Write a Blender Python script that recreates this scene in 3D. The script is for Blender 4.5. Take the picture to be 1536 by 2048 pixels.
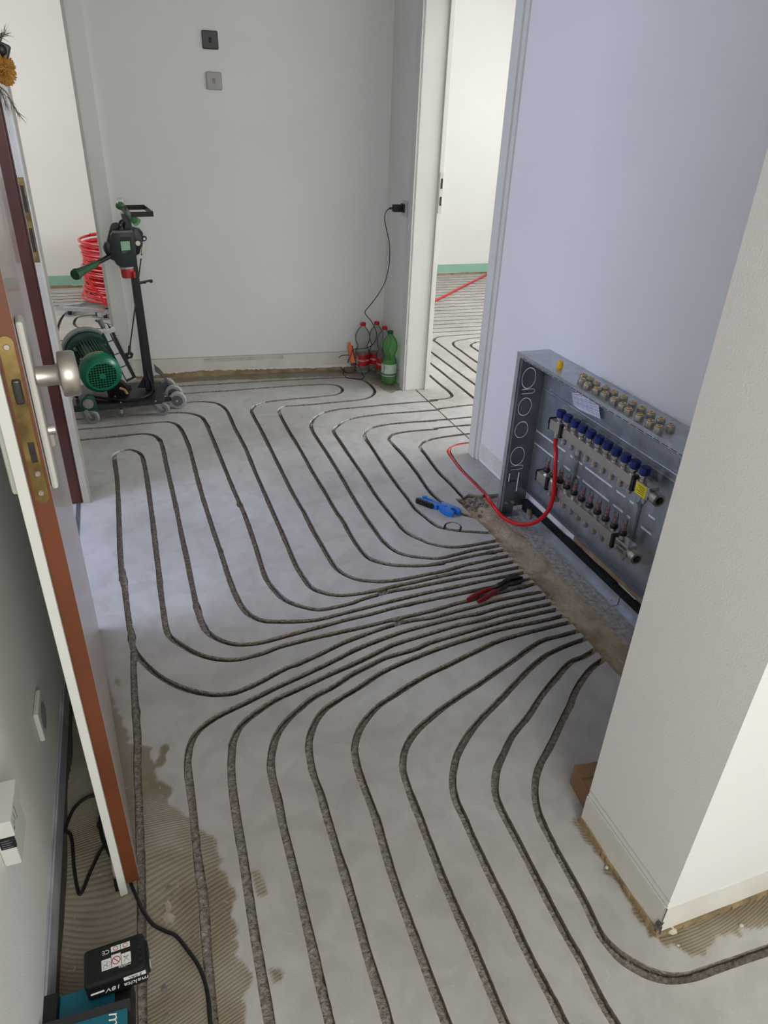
import bpy, bmesh, math, random
import numpy as np
from mathutils import Vector, Matrix
random.seed(7)
for o in list(bpy.data.objects):
    bpy.data.objects.remove(o)
SC = bpy.context.scene
COL = SC.collection

# ------------------------------------------------------------------ camera
PITCH, ROLL, YAW, FPX, CAMH = 0.521993, -0.0430079, 0.36003, 1393.2, 1.5
_cp, _sp = math.cos(PITCH), math.sin(PITCH)
_cr, _sr = math.cos(ROLL), math.sin(ROLL)
_cy, _sy = math.cos(YAW), math.sin(YAW)
FWD = np.array([_sy*_cp, _cy*_cp, -_sp])
_r = np.array([_cy, -_sy, 0.0])
_d = np.cross(FWD, _r)
RGT = _cr*_r + _sr*_d
DWN = -_sr*_r + _cr*_d
cam = bpy.data.cameras.new('camera')
camo = bpy.data.objects.new('camera', cam)
COL.objects.link(camo)
camo.matrix_world = Matrix(((RGT[0], -DWN[0], -FWD[0], 0), (RGT[1], -DWN[1], -FWD[1], 0),
                            (RGT[2], -DWN[2], -FWD[2], CAMH), (0, 0, 0, 1)))
cam.sensor_fit = 'VERTICAL'
cam.sensor_height = 24.0
cam.lens = FPX/2048*24.0
cam.clip_start = 0.02
SC.camera = camo

def P(x, y, ax=2, v=0.0):
    """survey point: where the sight line of photo point (x, y) meets a wall, floor or object plane"""
    D = (x-768)/FPX*RGT + (y-1024)/FPX*DWN + FWD
    C = np.array([0, 0, CAMH])
    t = (v-C[ax])/D[ax]
    return Vector(C+t*D)

# ------------------------------------------------------------------ light
SC.view_settings.view_transform = 'Standard'
SC.view_settings.look = 'None'
SC.view_settings.gamma = 1
SC.view_settings.use_curve_mapping = False
SC.view_settings.exposure = 0.66
W = bpy.data.worlds.new('sky')
SC.world = W
W.use_nodes = True
bg = W.node_tree.nodes['Background']
bg.inputs[0].default_value = (0.72, 0.83, 1.0, 1)
bg.inputs[1].default_value = 1.0

def area_light(name, loc, target, sx, sy, power, col):
    L = bpy.data.lights.new(name, 'AREA')
    L.shape = 'RECTANGLE'; L.size = sx; L.size_y = sy; L.energy = power; L.color = col
    o = bpy.data.objects.new(name, L)
    COL.objects.link(o)
    o.location = loc
    o.rotation_euler = (Vector(target)-Vector(loc)).to_track_quat('-Z', 'Z').to_euler()
    return o
# daylight at the windows of the rooms around the hall, the last one an added fill
area_light('daylight_bedroom', (4.55, 2.95, 1.35), (1.5, 2.95, 0.9), 1.75, 1.5, 70, (0.95, 0.98, 1.0))
area_light('daylight_bedroom_far', (4.55, 5.6, 1.45), (2.0, 5.8, 0.9), 1.6, 1.4, 18, (0.97, 0.99, 1.0))
area_light('daylight_living', (-2.95, 5.7, 1.45), (0, 5.5, 0.9), 2.2, 1.5, 30, (0.98, 0.98, 1.0))
area_light('daylight_stairwell', (-1.9, 2.32, 1.6), (1.5, 2.32, 0.75), 1.0, 1.3, 31, (0.60, 0.68, 1.0))
area_light('daylight_kitchen', (3.35, -0.55, 1.45), (0.3, 0.2, 0.5), 1.6, 1.3, 6, (0.99, 1.0, 0.97))
area_light('fill_hall_end', (0.30, -1.93, 1.7), (0.5, 4.3, 2.1), 1.2, 1.6, 26, (0.985, 1.0, 0.985))  # added fill behind the camera, tilted up to lift the back wall

# ------------------------------------------------------------------ materials
def srgb(r, g, b):
    f = lambda c: (c/255/12.92) if c/255 <= 0.04045 else ((c/255+0.055)/1.055)**2.4
    return (f(r), f(g), f(b), 1.0)

MATS = {}
def mat(name, rgb, rough=0.5, metal=0.0, var=0.0, vscale=8.0, bump=0.0, bscale=80.0, bdist=0.002, emit=None, rvar=0.0, coat=0.0, rgb2=None, detail=5.0):
    if name in MATS:
        return MATS[name]
    m = bpy.data.materials.new(name)
    m.use_nodes = True
    nt = m.node_tree
    b = nt.nodes['Principled BSDF']
    c = srgb(*rgb)
    b.inputs['Base Color'].default_value = c
    b.inputs['Roughness'].default_value = rough
    b.inputs['Metallic'].default_value = metal
    if coat:
        b.inputs['Coat Weight'].default_value = coat
    tc = nt.nodes.new('ShaderNodeTexCoord')
    if var or rgb2:
        n = nt.nodes.new('ShaderNodeTexNoise')
        n.inputs['Scale'].default_value = vscale
        n.inputs['Detail'].default_value = detail
        nt.links.new(tc.outputs['Object'], n.inputs['Vector'])
        r = nt.nodes.new('ShaderNodeValToRGB')
        r.color_ramp.elements[0].position = 0.32
        r.color_ramp.elements[1].position = 0.68
        if rgb2:
            r.color_ramp.elements[0].color = srgb(*rgb2)
            r.color_ramp.elements[1].color = c
        else:
            r.color_ramp.elements[0].color = tuple(x*(1-var) for x in c[:3])+(1,)
            r.color_ramp.elements[1].color = tuple(min(1, x*(1+var)) for x in c[:3])+(1,)
        nt.links.new(n.outputs['Fac'], r.inputs['Fac'])
        nt.links.new(r.outputs['Color'], b.inputs['Base Color'])
        if rvar:
            mr = nt.nodes.new('ShaderNodeMapRange')
            mr.inputs['To Min'].default_value = max(0, rough-rvar)
            mr.inputs['To Max'].default_value = rough+rvar
            nt.links.new(n.outputs['Fac'], mr.inputs['Value'])
            nt.links.new(mr.outputs['Result'], b.inputs['Roughness'])
    if bump:
        n2 = nt.nodes.new('ShaderNodeTexNoise')
        n2.inputs['Scale'].default_value = bscale
        n2.inputs['Detail'].default_value = 3
        nt.links.new(tc.outputs['Object'], n2.inputs['Vector'])
        bp = nt.nodes.new('ShaderNodeBump')
        bp.inputs['Strength'].default_value = bump
        bp.inputs['Distance'].default_value = bdist
        nt.links.new(n2.outputs['Fac'], bp.inputs['Height'])
        nt.links.new(bp.outputs['Normal'], b.inputs['Normal'])
    if emit:
        b.inputs['Emission Color'].default_value = srgb(*emit)
        b.inputs['Emission Strength'].default_value = 1.0
    MATS[name] = m
    return m

def thin_plastic(name, tint, gloss=0.12):
    m = bpy.data.materials.new(name)
    m.use_nodes = True
    nt = m.node_tree
    nt.nodes.clear()
    out = nt.nodes.new('ShaderNodeOutputMaterial')
    tr = nt.nodes.new('ShaderNodeBsdfTransparent')
    tr.inputs[0].default_value = tint
    gl = nt.nodes.new('ShaderNodeBsdfGlossy')
    gl.inputs['Roughness'].default_value = 0.08
    gl.inputs['Color'].default_value = (0.9, 0.95, 0.92, 1)
    df = nt.nodes.new('ShaderNodeBsdfDiffuse')
    df.inputs[0].default_value = tint
    lw = nt.nodes.new('ShaderNodeLayerWeight')
    lw.inputs[0].default_value = gloss
    mx0 = nt.nodes.new('ShaderNodeMixShader')
    mx0.inputs[0].default_value = 0.12
    mx = nt.nodes.new('ShaderNodeMixShader')
    nt.links.new(tr.outputs[0], mx0.inputs[1])
    nt.links.new(df.outputs[0], mx0.inputs[2])
    nt.links.new(lw.outputs['Fresnel'], mx.inputs[0])
    nt.links.new(mx0.outputs[0], mx.inputs[1])
    nt.links.new(gl.outputs[0], mx.inputs[2])
    nt.links.new(mx.outputs[0], out.inputs[0])
    MATS[name] = m
    return m

WALL = mat('wall_paint', (238, 237, 233), 0.85, var=0.025, vscale=1.7, bump=0.22, bscale=260, bdist=0.003)
CEIL = mat('ceiling_paint', (242, 241, 238), 0.9, bump=0.3, bscale=120)
FRAMEW = mat('white_lacquer', (222, 221, 214), 0.38, var=0.02, vscale=6)
PLASTER = mat('raw_plaster', (182, 158, 120), 0.95, rgb2=(128, 108, 80), vscale=14, bump=0.8, bscale=60, bdist=0.005)
OLDPAINT = mat('old_paint_strip', (232, 229, 221), 0.8, rgb2=(220, 215, 204), vscale=9, bump=0.5, bscale=70)
MINT = mat('mint_paint', (150, 196, 176), 0.8, var=0.05, vscale=5)
BLACKP = mat('black_plastic', (24, 25, 26), 0.42, var=0.15, vscale=30)
BLACKM = mat('black_painted_steel', (22, 23, 25), 0.38, 0.0, var=0.2, vscale=18, bump=0.1, bscale=200)
RUBBER = mat('black_cable_rubber', (20, 20, 22), 0.5)
STEEL = mat('galvanised_steel', (186, 192, 198), 0.38, 0.72, var=0.12, vscale=22, rvar=0.1, detail=2)
STEELD = mat('dark_galvanised_steel', (128, 134, 142), 0.42, 0.7, var=0.15, vscale=15, rvar=0.1)
INOX = mat('brushed_stainless', (198, 192, 184), 0.34, 0.95, var=0.05, vscale=30)
NICKEL = mat('nickel_plated_brass', (200, 196, 188), 0.24, 0.85, var=0.05, vscale=40)
NICKELD = mat('dull_nickel', (178, 174, 164), 0.36, 0.75, var=0.1, vscale=60)
BRASS = mat('brass', (218, 186, 128), 0.35, 0.6, var=0.1, vscale=40)
OLDBRASS = mat('tarnished_brass', (150, 128, 78), 0.42, 0.8, rgb2=(98, 82, 50), vscale=30)
BLUE = mat('dark_blue_plastic', (20, 42, 112), 0.4, var=0.08, vscale=40)
RED = mat('red_pipe_plastic', (206, 18, 28), 0.32, var=0.05, vscale=10, coat=0.2)
CONC = mat('groove_concrete', (184, 173, 160), 0.95, rgb2=(128, 118, 108), vscale=95, bump=1.0, bscale=170, bdist=0.006)
def add_lit_chipping(m):
    # freshly broken edges, window light painted into their pale colour, where the cutter turned ('chip' is stored on the groove meshes)
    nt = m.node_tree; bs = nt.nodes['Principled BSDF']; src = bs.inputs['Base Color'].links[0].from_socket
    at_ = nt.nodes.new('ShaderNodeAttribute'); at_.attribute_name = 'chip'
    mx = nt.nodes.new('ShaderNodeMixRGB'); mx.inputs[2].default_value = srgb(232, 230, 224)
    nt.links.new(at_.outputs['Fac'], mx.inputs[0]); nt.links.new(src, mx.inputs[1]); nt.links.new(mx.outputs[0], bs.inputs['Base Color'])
add_lit_chipping(CONC)
WHITEP = mat('white_plastic', (216, 215, 208), 0.42, var=0.01)
WOODB = mat('reddish_brown_wood', (122, 66, 36), 0.45, rgb2=(102, 52, 26), vscale=4, coat=0.1)
WOODD = mat('dark_brown_wood', (86, 36, 18), 0.35, rgb2=(58, 22, 12), vscale=6, coat=0.3)
GREENM = mat('green_motor_paint', (10, 112, 78), 0.35, var=0.1, vscale=12, coat=0.15)
GREEND = mat('dark_green_paint', (14, 70, 52), 0.45, var=0.15, vscale=16)
GREENG = mat('green_grip_rubber', (56, 104, 62), 0.6, var=0.12, vscale=20)
BOXDK = mat('switch_box_plastic', (40, 50, 47), 0.45, var=0.08, vscale=20)
ALU = mat('aluminium', (222, 222, 220), 0.3, 0.6, var=0.05, vscale=25)
GREYR = mat('grey_rubber', (136, 138, 140), 0.6, var=0.05, vscale=20)
REDI = mat('dark_red_indicator', (150, 14, 24), 0.4)
YEL = mat('yellow_plastic', (236, 190, 16), 0.45)
ORANGE = mat('orange_plastic', (236, 96, 40), 0.4)
PLUGRED = mat('red_plug_plastic', (178, 44, 52), 0.45, var=0.05)
TEAL = mat('teal_plastic', (6, 100, 118), 0.42, var=0.05, vscale=20)
WPRINT = mat('white_print', (232, 232, 228), 0.5)
BPRINT = mat('black_print', (20, 20, 22), 0.5)
RPRINT = mat('red_print', (190, 40, 44), 0.5)
CARD = mat('brown_cardboard', (146, 114, 84), 0.85, var=0.08, vscale=20)
REDH = mat('dark_red_grip', (116, 16, 24), 0.4, var=0.15, vscale=40)
DKSTEEL = mat('dark_tool_steel', (74, 72, 70), 0.35, 0.9, var=0.2, vscale=50)
CUTBLUE = mat('bright_blue_plastic', (24, 108, 196), 0.38, var=0.08, vscale=40)
FOAM = mat('black_edge_foam', (14, 14, 15), 0.9, bump=1.0, bscale=60, bdist=0.01)
TILE = mat('terracotta_tile', (168, 96, 70), 0.5, var=0.15, vscale=9)
GROUT = mat('grey_grout', (120, 112, 104), 0.9)
CLEAR = thin_plastic('clear_bottle_plastic', (0.86, 0.86, 0.85, 1))
GREENB = thin_plastic('green_bottle_plastic', (0.52, 0.86, 0.46, 1))
CLEARM = thin_plastic('clear_meter_plastic', (0.9, 0.9, 0.9, 1), 0.2)

def door_skin():
    return mat('pinkish_white_door_lacquer', (190, 170, 164), 0.3, var=0.03, vscale=3, coat=0.3)
DOORSKIN = door_skin()

def screed_material():
    m = bpy.data.materials.new('screed')
    m.use_nodes = True
    nt = m.node_tree
    b = nt.nodes['Principled BSDF']
    b.inputs['Roughness'].default_value = 0.72
    N = nt.nodes.new
    tc = N('ShaderNodeTexCoord')
    def noise(sc, det=5, dist=0.0):
        n = N('ShaderNodeTexNoise'); n.inputs['Scale'].default_value = sc; n.inputs['Detail'].default_value = det
        n.inputs['Distortion'].default_value = dist
        nt.links.new(tc.outputs['Object'], n.inputs['Vector']); return n
    def ramp(src, c0, c1, p0=0.3, p1=0.7):
        r = N('ShaderNodeValToRGB')
        r.color_ramp.elements[0].position = p0; r.color_ramp.elements[1].position = p1
        r.color_ramp.elements[0].color = c0; r.color_ramp.elements[1].color = c1
        nt.links.new(src, r.inputs['Fac']); return r
    n1 = noise(2.2, 6, 0.6)
    base = ramp(n1.outputs['Fac'], srgb(172, 168, 162), srgb(192, 190, 186))
    n2 = noise(9, 8, 1.2)
    blot = ramp(n2.outputs['Fac'], (0.86, 0.85, 0.84, 1), (1.05, 1.05, 1.05, 1), 0.36, 0.6)
    mul = N('ShaderNodeMixRGB'); mul.blend_type = 'MULTIPLY'; mul.inputs[0].default_value = 0.7
    nt.links.new(base.outputs[0], mul.inputs[1]); nt.links.new(blot.outputs[0], mul.inputs[2])
    at = N('ShaderNodeAttribute'); at.attribute_name = 'stain'
    # trowel-combed adhesive left on the screed
    wv = N('ShaderNodeTexWave'); wv.inputs['Scale'].default_value = 58; wv.inputs['Distortion'].default_value = 3.0
    wv.inputs['Detail'].default_value = 1; wv.inputs['Detail Scale'].default_value = 0.028
    wv.bands_direction = 'Y'
    wz = noise(0.9, 1, 0.0)
    wsc = N('ShaderNodeVectorMath'); wsc.operation = 'SCALE'; wsc.inputs['Scale'].default_value = 0.9
    nt.links.new(wz.outputs['Color'], wsc.inputs[0])
    wad = N('ShaderNodeVectorMath'); wad.operation = 'ADD'
    nt.links.new(tc.outputs['Object'], wad.inputs[0]); nt.links.new(wsc.outputs[0], wad.inputs[1])
    nt.links.new(wad.outputs[0], wv.inputs['Vector'])
    wn = noise(6, 4, 0.4)
    gl = ramp(wv.outputs['Fac'], srgb(108, 97, 79), srgb(156, 144, 124), 0.1, 0.6)
    gl2 = ramp(wn.outputs['Fac'], srgb(120, 106, 84), srgb(164, 156, 142), 0.35, 0.65)
    gm = N('ShaderNodeMixRGB'); gm.inputs[0].default_value = 0.55
    nt.links.new(gl.outputs[0], gm.inputs[1]); nt.links.new(gl2.outputs[0], gm.inputs[2])
    fin = N('ShaderNodeMixRGB')
    nt.links.new(at.outputs['Fac'], fin.inputs[0])
    nt.links.new(mul.outputs[0], fin.inputs[1]); nt.links.new(gm.outputs[0], fin.inputs[2])
    # hairline scratches and white dust
    n3 = noise(35, 3, 3.0)
    sc = ramp(n3.outputs['Fac'], (0, 0, 0, 1), (1, 1, 1, 1), 0.66, 0.72)
    du = N('ShaderNodeMixRGB'); du.inputs[2].default_value = srgb(206, 204, 198)
    mm = N('ShaderNodeMath'); mm.operation = 'MULTIPLY'; mm.inputs[1].default_value = 0.35
    nt.links.new(sc.outputs[0], mm.inputs[0]); nt.links.new(mm.outputs[0], du.inputs[0])
    nt.links.new(fin.outputs[0], du.inputs[1])
    nt.links.new(du.outputs[0], b.inputs['Base Color'])
    # relief
    nb = noise(26, 6, 0.8)
    bp = N('ShaderNodeBump'); bp.inputs['Strength'].default_value = 0.35; bp.inputs['Distance'].default_value = 0.004
    nt.links.new(nb.outputs['Fac'], bp.inputs['Height'])
    wm = N('ShaderNodeMath'); wm.operation = 'MULTIPLY'
    nt.links.new(wv.outputs['Fac'], wm.inputs[0]); nt.links.new(at.outputs['Fac'], wm.inputs[1])
    bp2 = N('ShaderNodeBump'); bp2.inputs['Strength'].default_value = 0.4; bp2.inputs['Distance'].default_value = 0.0015
    nt.links.new(wm.outputs[0], bp2.inputs['Height']); nt.links.new(bp.outputs[0], bp2.inputs['Normal'])
    nt.links.new(bp2.outputs[0], b.inputs['Normal'])
    return m
SCREED = screed_material()

def trench_material():
    m = bpy.data.materials.new('trench_ground')
    m.use_nodes = True
    nt = m.node_tree; b = nt.nodes['Principled BSDF']; b.inputs['Roughness'].default_value = 0.95
    N = nt.nodes.new
    tc = N('ShaderNodeTexCoord')
    n = N('ShaderNodeTexNoise'); n.inputs['Scale'].default_value = 7; n.inputs['Detail'].default_value = 8; n.inputs['Distortion'].default_value = 0.5
    nt.links.new(tc.outputs['Object'], n.inputs['Vector'])
    r = N('ShaderNodeValToRGB'); r.color_ramp.elements[0].position = .35; r.color_ramp.elements[1].position = .68
    r.color_ramp.elements[0].color = srgb(150, 130, 104); r.color_ramp.elements[1].color = srgb(196, 180, 154)
    nt.links.new(n.outputs['Fac'], r.inputs['Fac'])
    n4 = N('ShaderNodeTexNoise'); n4.inputs['Scale'].default_value = 60; n4.inputs['Detail'].default_value = 5
    nt.links.new(tc.outputs['Object'], n4.inputs['Vector'])
    r2 = N('ShaderNodeValToRGB'); r2.color_ramp.elements[0].position = .3; r2.color_ramp.elements[1].position = .7
    r2.color_ramp.elements[0].color = srgb(142, 138, 132); r2.color_ramp.elements[1].color = srgb(188, 184, 178)
    nt.links.new(n4.outputs['Fac'], r2.inputs['Fac'])
    sx = N('ShaderNodeSeparateXYZ'); nt.links.new(tc.outputs['Object'], sx.inputs[0])
    ad = N('ShaderNodeMath'); ad.operation = 'MULTIPLY_ADD'; ad.inputs[1].default_value = 0.05
    nt.links.new(n.outputs['Fac'], ad.inputs[0]); nt.links.new(sx.outputs[0], ad.inputs[2])
    mr = N('ShaderNodeMapRange'); mr.inputs['From Min'].default_value = 1.442; mr.inputs['From Max'].default_value = 1.456
    nt.links.new(ad.outputs[0], mr.inputs['Value'])
    mx = N('ShaderNodeMixRGB'); nt.links.new(mr.outputs[0], mx.inputs[0])
    nt.links.new(r.outputs[0], mx.inputs[1]); nt.links.new(r2.outputs[0], mx.inputs[2])
    nt.links.new(mx.outputs[0], b.inputs['Base Color'])
    bp = N('ShaderNodeBump'); bp.inputs['Strength'].default_value = .9; bp.inputs['Distance'].default_value = .006
    nt.links.new(n4.outputs['Fac'], bp.inputs['Height']); nt.links.new(bp.outputs[0], b.inputs['Normal'])
    return m
TRENCH = trench_material()

# ------------------------------------------------------------------ object helpers
WLOC = {}
def link(o, parent=None, loc=None):
    COL.objects.link(o)
    w = Vector(loc) if loc is not None else (WLOC[parent.name] if parent else Vector((0, 0, 0)))
    if parent:
        o.parent = parent
        o.location = w-WLOC[parent.name]
    else:
        o.location = w
    WLOC[o.name] = w.copy()
    return o

def tag(o, label=None, cat=None, group=None, kind=None):
    if label: o['label'] = label
    if cat: o['category'] = cat
    if group: o['group'] = group
    if kind: o['kind'] = kind
    return o

def thing(name, label, cat, loc, group=None):
    o = bpy.data.objects.new(name, None)
    o.empty_display_size = 0.05
    link(o, None, loc)
    return tag(o, label, cat, group)

def frame_z(d):
    """matrix whose z axis points along d"""
    return Vector(d).normalized().to_track_quat('Z', 'Y').to_matrix().to_4x4()

class MB:
    def __init__(s):
        s.bm = bmesh.new(); s.bev = False
    def box(s, c, size, R=None, bev=0.0, seg=2):
        M = Matrix.Translation(Vector(c))
        if R is not None: M = M @ (R if len(R) == 4 else R.to_4x4())
        M = M @ Matrix.Diagonal((size[0], size[1], size[2], 1))
        g = bmesh.ops.create_cube(s.bm, size=1.0, matrix=M)
        if bev:
            s.bev = True
            es = list({e for v in g['verts'] for e in v.link_edges})
            bmesh.ops.bevel(s.bm, geom=es, offset=bev, segments=seg, affect='EDGES', profile=0.5)
        return s
    def bb(s, lo, hi, bev=0.0):
        return s.box([(a+b)/2 for a, b in zip(lo, hi)], [abs(b-a) for a, b in zip(lo, hi)], None, bev)
    def cyl(s, a, b, r0, r1=None, n=20, cap=True):
        a = Vector(a); b = Vector(b); r1 = r0 if r1 is None else r1
        M = Matrix.Translation((a+b)/2) @ frame_z(b-a)
        bmesh.ops.create_cone(s.bm, cap_ends=cap, cap_tris=False, segments=n, radius1=r0, radius2=r1, depth=(b-a).length, matrix=M)
        return s
    def lathe(s, prof, a, d=(0, 0, 1), n=24, cap=True, wob=None):
        M = Matrix.Translation(Vector(a)) @ frame_z(d)
        rings = []
        for r, z in prof:
            ring = []
            for i in range(n):
                t = 2*math.pi*i/n
                rr = r*(wob(i, n, z) if wob else 1)
                ring.append(s.bm.verts.new(M @ Vector((rr*math.cos(t), rr*math.sin(t), z))))
            rings.append(ring)
        for q in range(len(rings)-1):
            for i in range(n):
                s.bm.faces.new((rings[q][i], rings[q][(i+1) % n], rings[q+1][(i+1) % n], rings[q+1][i]))
        if cap:
            if prof[0][0] > 1e-5: s.bm.faces.new(rings[0][::-1])
            if prof[-1][0] > 1e-5: s.bm.faces.new(rings[-1])
        return s
    def tube(s, pts, r, n=8, closed=False, smooth=0, cap=True):
        pts = [Vector(p) for p in pts]
        if smooth: pts = catmull(pts, smooth, closed)
        rs = r if isinstance(r, (list, tuple)) else None
        N = len(pts)
        if rs and len(rs) != N:
            rs = [np.interp(i/(N-1)*(len(rs)-1), range(len(rs)), rs) for i in range(N)]
        rings = []
        up = None
        for i, p in enumerate(pts):
            a = pts[i-1] if (i or closed) else pts[i]
            b = pts[(i+1) % N] if (i < N-1 or closed) else pts[i]
            t = (b-a)
            if t.length < 1e-9: t = Vector((0, 0, 1))
            t.normalize()
            if up is None:
                up = t.orthogonal().normalized()
            up = (up-t*up.dot(t))
            up = up.normalized() if up.length > 1e-6 else t.orthogonal().normalized()
            side = t.cross(up)
            rr = rs[i] if rs else r
            rings.append([s.bm.verts.new(p+up*rr*math.cos(2*math.pi*k/n)+side*rr*math.sin(2*math.pi*k/n)) for k in range(n)])
        M = N if closed else N-1
        for i in range(M):
            A, B = rings[i], rings[(i+1) % N]
            for k in range(n):
                s.bm.faces.new((A[k], A[(k+1) % n], B[(k+1) % n], B[k]))
        if not closed and cap:
            s.bm.faces.new(rings[0][::-1]); s.bm.faces.new(rings[-1])
        return s
    def prism(s, pts, off):
        """closed polygon pts (3D, planar) extruded by vector off"""
        off = Vector(off)
        a = [s.bm.verts.new(Vector(p)) for p in pts]
        b = [s.bm.verts.new(Vector(p)+off) for p in pts]
        n = len(a)
        s.bm.faces.new(a[::-1]); s.bm.faces.new(b)
        for i in range(n):
            s.bm.faces.new((a[i], a[(i+1) % n], b[(i+1) % n], b[i]))
        return s
    def ball(s, c, r, sub=2, scale=(1, 1, 1)):
        M = Matrix.Translation(Vector(c)) @ Matrix.Diagonal((scale[0], scale[1], scale[2], 1))
        bmesh.ops.create_icosphere(s.bm, subdivisions=sub, radius=r, matrix=M)
        return s
    def build(s, name, m, parent=None, loc=None, angle=35, smooth=True):
        bmesh.ops.recalc_face_normals(s.bm, faces=s.bm.faces[:])
        w = Vector(loc) if loc is not None else (WLOC[parent.name] if parent else Vector((0, 0, 0)))
        bmesh.ops.translate(s.bm, verts=s.bm.verts[:], vec=-w)
        me = bpy.data.meshes.new(name)
        s.bm.to_mesh(me); s.bm.free()
        me.materials.append(m)
        if smooth:
            me.polygons.foreach_set('use_smooth', [True]*len(me.polygons))
            me.set_sharp_from_angle(angle=math.radians(angle))
        o = bpy.data.objects.new(name, me)
        if s.bev and smooth:
            wn = o.modifiers.new('weighted', 'WEIGHTED_NORMAL'); wn.keep_sharp = True; wn.weight = 100
        return link(o, parent, w)

def catmull(pts, k, closed=False):
    out = []
    N = len(pts)
    M = N if closed else N-1
    for i in range(M):
        if closed:
            p0, p1, p2, p3 = pts[i-1], pts[i], pts[(i+1) % N], pts[(i+2) % N]
        else:
            p1, p2 = pts[i], pts[i+1]
            p0 = pts[i-1] if i else p1*2-p2
            p3 = pts[i+2] if i+2 < N else p2*2-p1
        for j in range(k):
            t = j/k
            out.append(0.5*((2*p1)+(p2-p0)*t+(2*p0-5*p1+4*p2-p3)*t*t+(3*p1-p0-3*p2+p3)*t**3))
    if not closed: out.append(pts[-1].copy() if hasattr(pts[-1], 'copy') else pts[-1])
    return out

def lettering(txt, size, M, m, parent, name='lettering', ext=0.0003, shear=0.0, align='CENTER'):
    cu = bpy.data.curves.new(name, 'FONT')
    cu.body = txt; cu.size = size; cu.extrude = ext; cu.shear = shear
    cu.align_x = align; cu.align_y = 'CENTER'; cu.resolution_u = 2
    t = bpy.data.objects.new('tmp', cu); COL.objects.link(t)
    bpy.context.view_layer.update()
    me = bpy.data.meshes.new_from_object(t.evaluated_get(bpy.context.evaluated_depsgraph_get()))
    bpy.data.objects.remove(t); bpy.data.curves.remove(cu)
    me.name = name
    w = WLOC[parent.name]
    me.transform(Matrix.Translation(-w) @ M)
    me.materials.clear(); me.materials.append(m)
    o = bpy.data.objects.new(name, me)
    return link(o, parent, w)

def basis(o, x, y):
    """matrix with origin o, local x and y axes as given"""
    x = Vector(x).normalized(); y = Vector(y); y = (y-x*y.dot(x)).normalized(); z = x.cross(y)
    return Matrix(((x[0], y[0], z[0], o[0]), (x[1], y[1], z[1], o[1]), (x[2], y[2], z[2], o[2]), (0, 0, 0, 1)))

def copy_thing(o, loc, label=None):
    c = o.copy(); COL.objects.link(c); c.location = loc
    if label: c['label'] = label
    for ch in list(o.children):
        d = ch.copy(); COL.objects.link(d); d.parent = c
        for g in list(ch.children):
            e = g.copy(); COL.objects.link(e); e.parent = d
    return c

# ------------------------------------------------------------------ cut-sheet mesher (floor with grooves, perforated sheet metal)
def march(xs, ys, F):
    """triangles of the positive and of the negative side of the field F on a grid, with clean cut edges.
    returns verts (n,2), pos faces, neg faces (triangles), cut segments"""
    nx, ny = len(xs), len(ys)
    F = np.where(np.abs(F) < 1e-6, 1e-6, F)
    X, Y = np.meshgrid(xs, ys)
    GV = np.stack([X.ravel(), Y.ravel()], 1)
    f = F.ravel()
    idx = np.arange(nx*ny).reshape(ny, nx)
    a, b, c, d = idx[:-1, :-1].ravel(), idx[:-1, 1:].ravel(), idx[1:, 1:].ravel(), idx[1:, :-1].ravel()
    T = np.concatenate([np.stack([a, b, c], 1), np.stack([a, c, d], 1)])
    S = f[T] > 0
    n = S.sum(1)
    pos = [T[n == 3]]; neg = [T[n == 0]]; segs = []
    mixed = (n == 1) | (n == 2)
    Tm, Sm = T[mixed], S[mixed]
    odd = np.where(Sm.sum(1) == 1, np.argmax(Sm, 1), np.argmin(Sm, 1))
    r = np.arange(len(Tm))
    o = Tm[r, odd]; p = Tm[r, (odd+1) % 3]; q = Tm[r, (odd+2) % 3]
    onepos = Sm.sum(1) == 1
    def key(u, v): return np.minimum(u, v).astype(np.int64)*(nx*ny)+np.maximum(u, v)
    k1, k2 = key(o, p), key(o, q)
    uk, inv = np.unique(np.concatenate([k1, k2]), return_inverse=True)
    u, v = uk//(nx*ny), uk % (nx*ny)
    t = (f[u]/(f[u]-f[v]))[:, None]
    CV = GV[u]*(1-t)+GV[v]*t
    i1 = inv[:len(k1)]+nx*ny; i2 = inv[len(k1):]+nx*ny
    small = np.stack([o, i1, i2], 1)
    q1 = np.stack([i1, p, q], 1); q2 = np.stack([i1, q, i2], 1)
    pos += [small[onepos], q1[~onepos], q2[~onepos]]
    neg += [small[~onepos], q1[onepos], q2[onepos]]
    segs = np.where(onepos[:, None], np.stack([i1, i2], 1), np.stack([i2, i1], 1))
    return np.concatenate([GV, CV]), np.concatenate(pos), np.concatenate(neg), segs

def compact(V, Fc):
    u, inv = np.unique(Fc.ravel(), return_inverse=True)
    return V[u], inv.reshape(Fc.shape)

def np_mesh(name, V, T):
    me = bpy.data.meshes.new(name)
    me.vertices.add(len(V)); me.vertices.foreach_set('co', V.astype(np.float32).ravel())
    k = T.shape[1]
    me.loops.add(T.size); me.loops.foreach_set('vertex_index', T.astype(np.int32).ravel())
    me.polygons.add(len(T)); me.polygons.foreach_set('loop_start', np.arange(0, T.size, k, dtype=np.int32))
    me.update(calc_edges=True)
    return me

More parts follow.
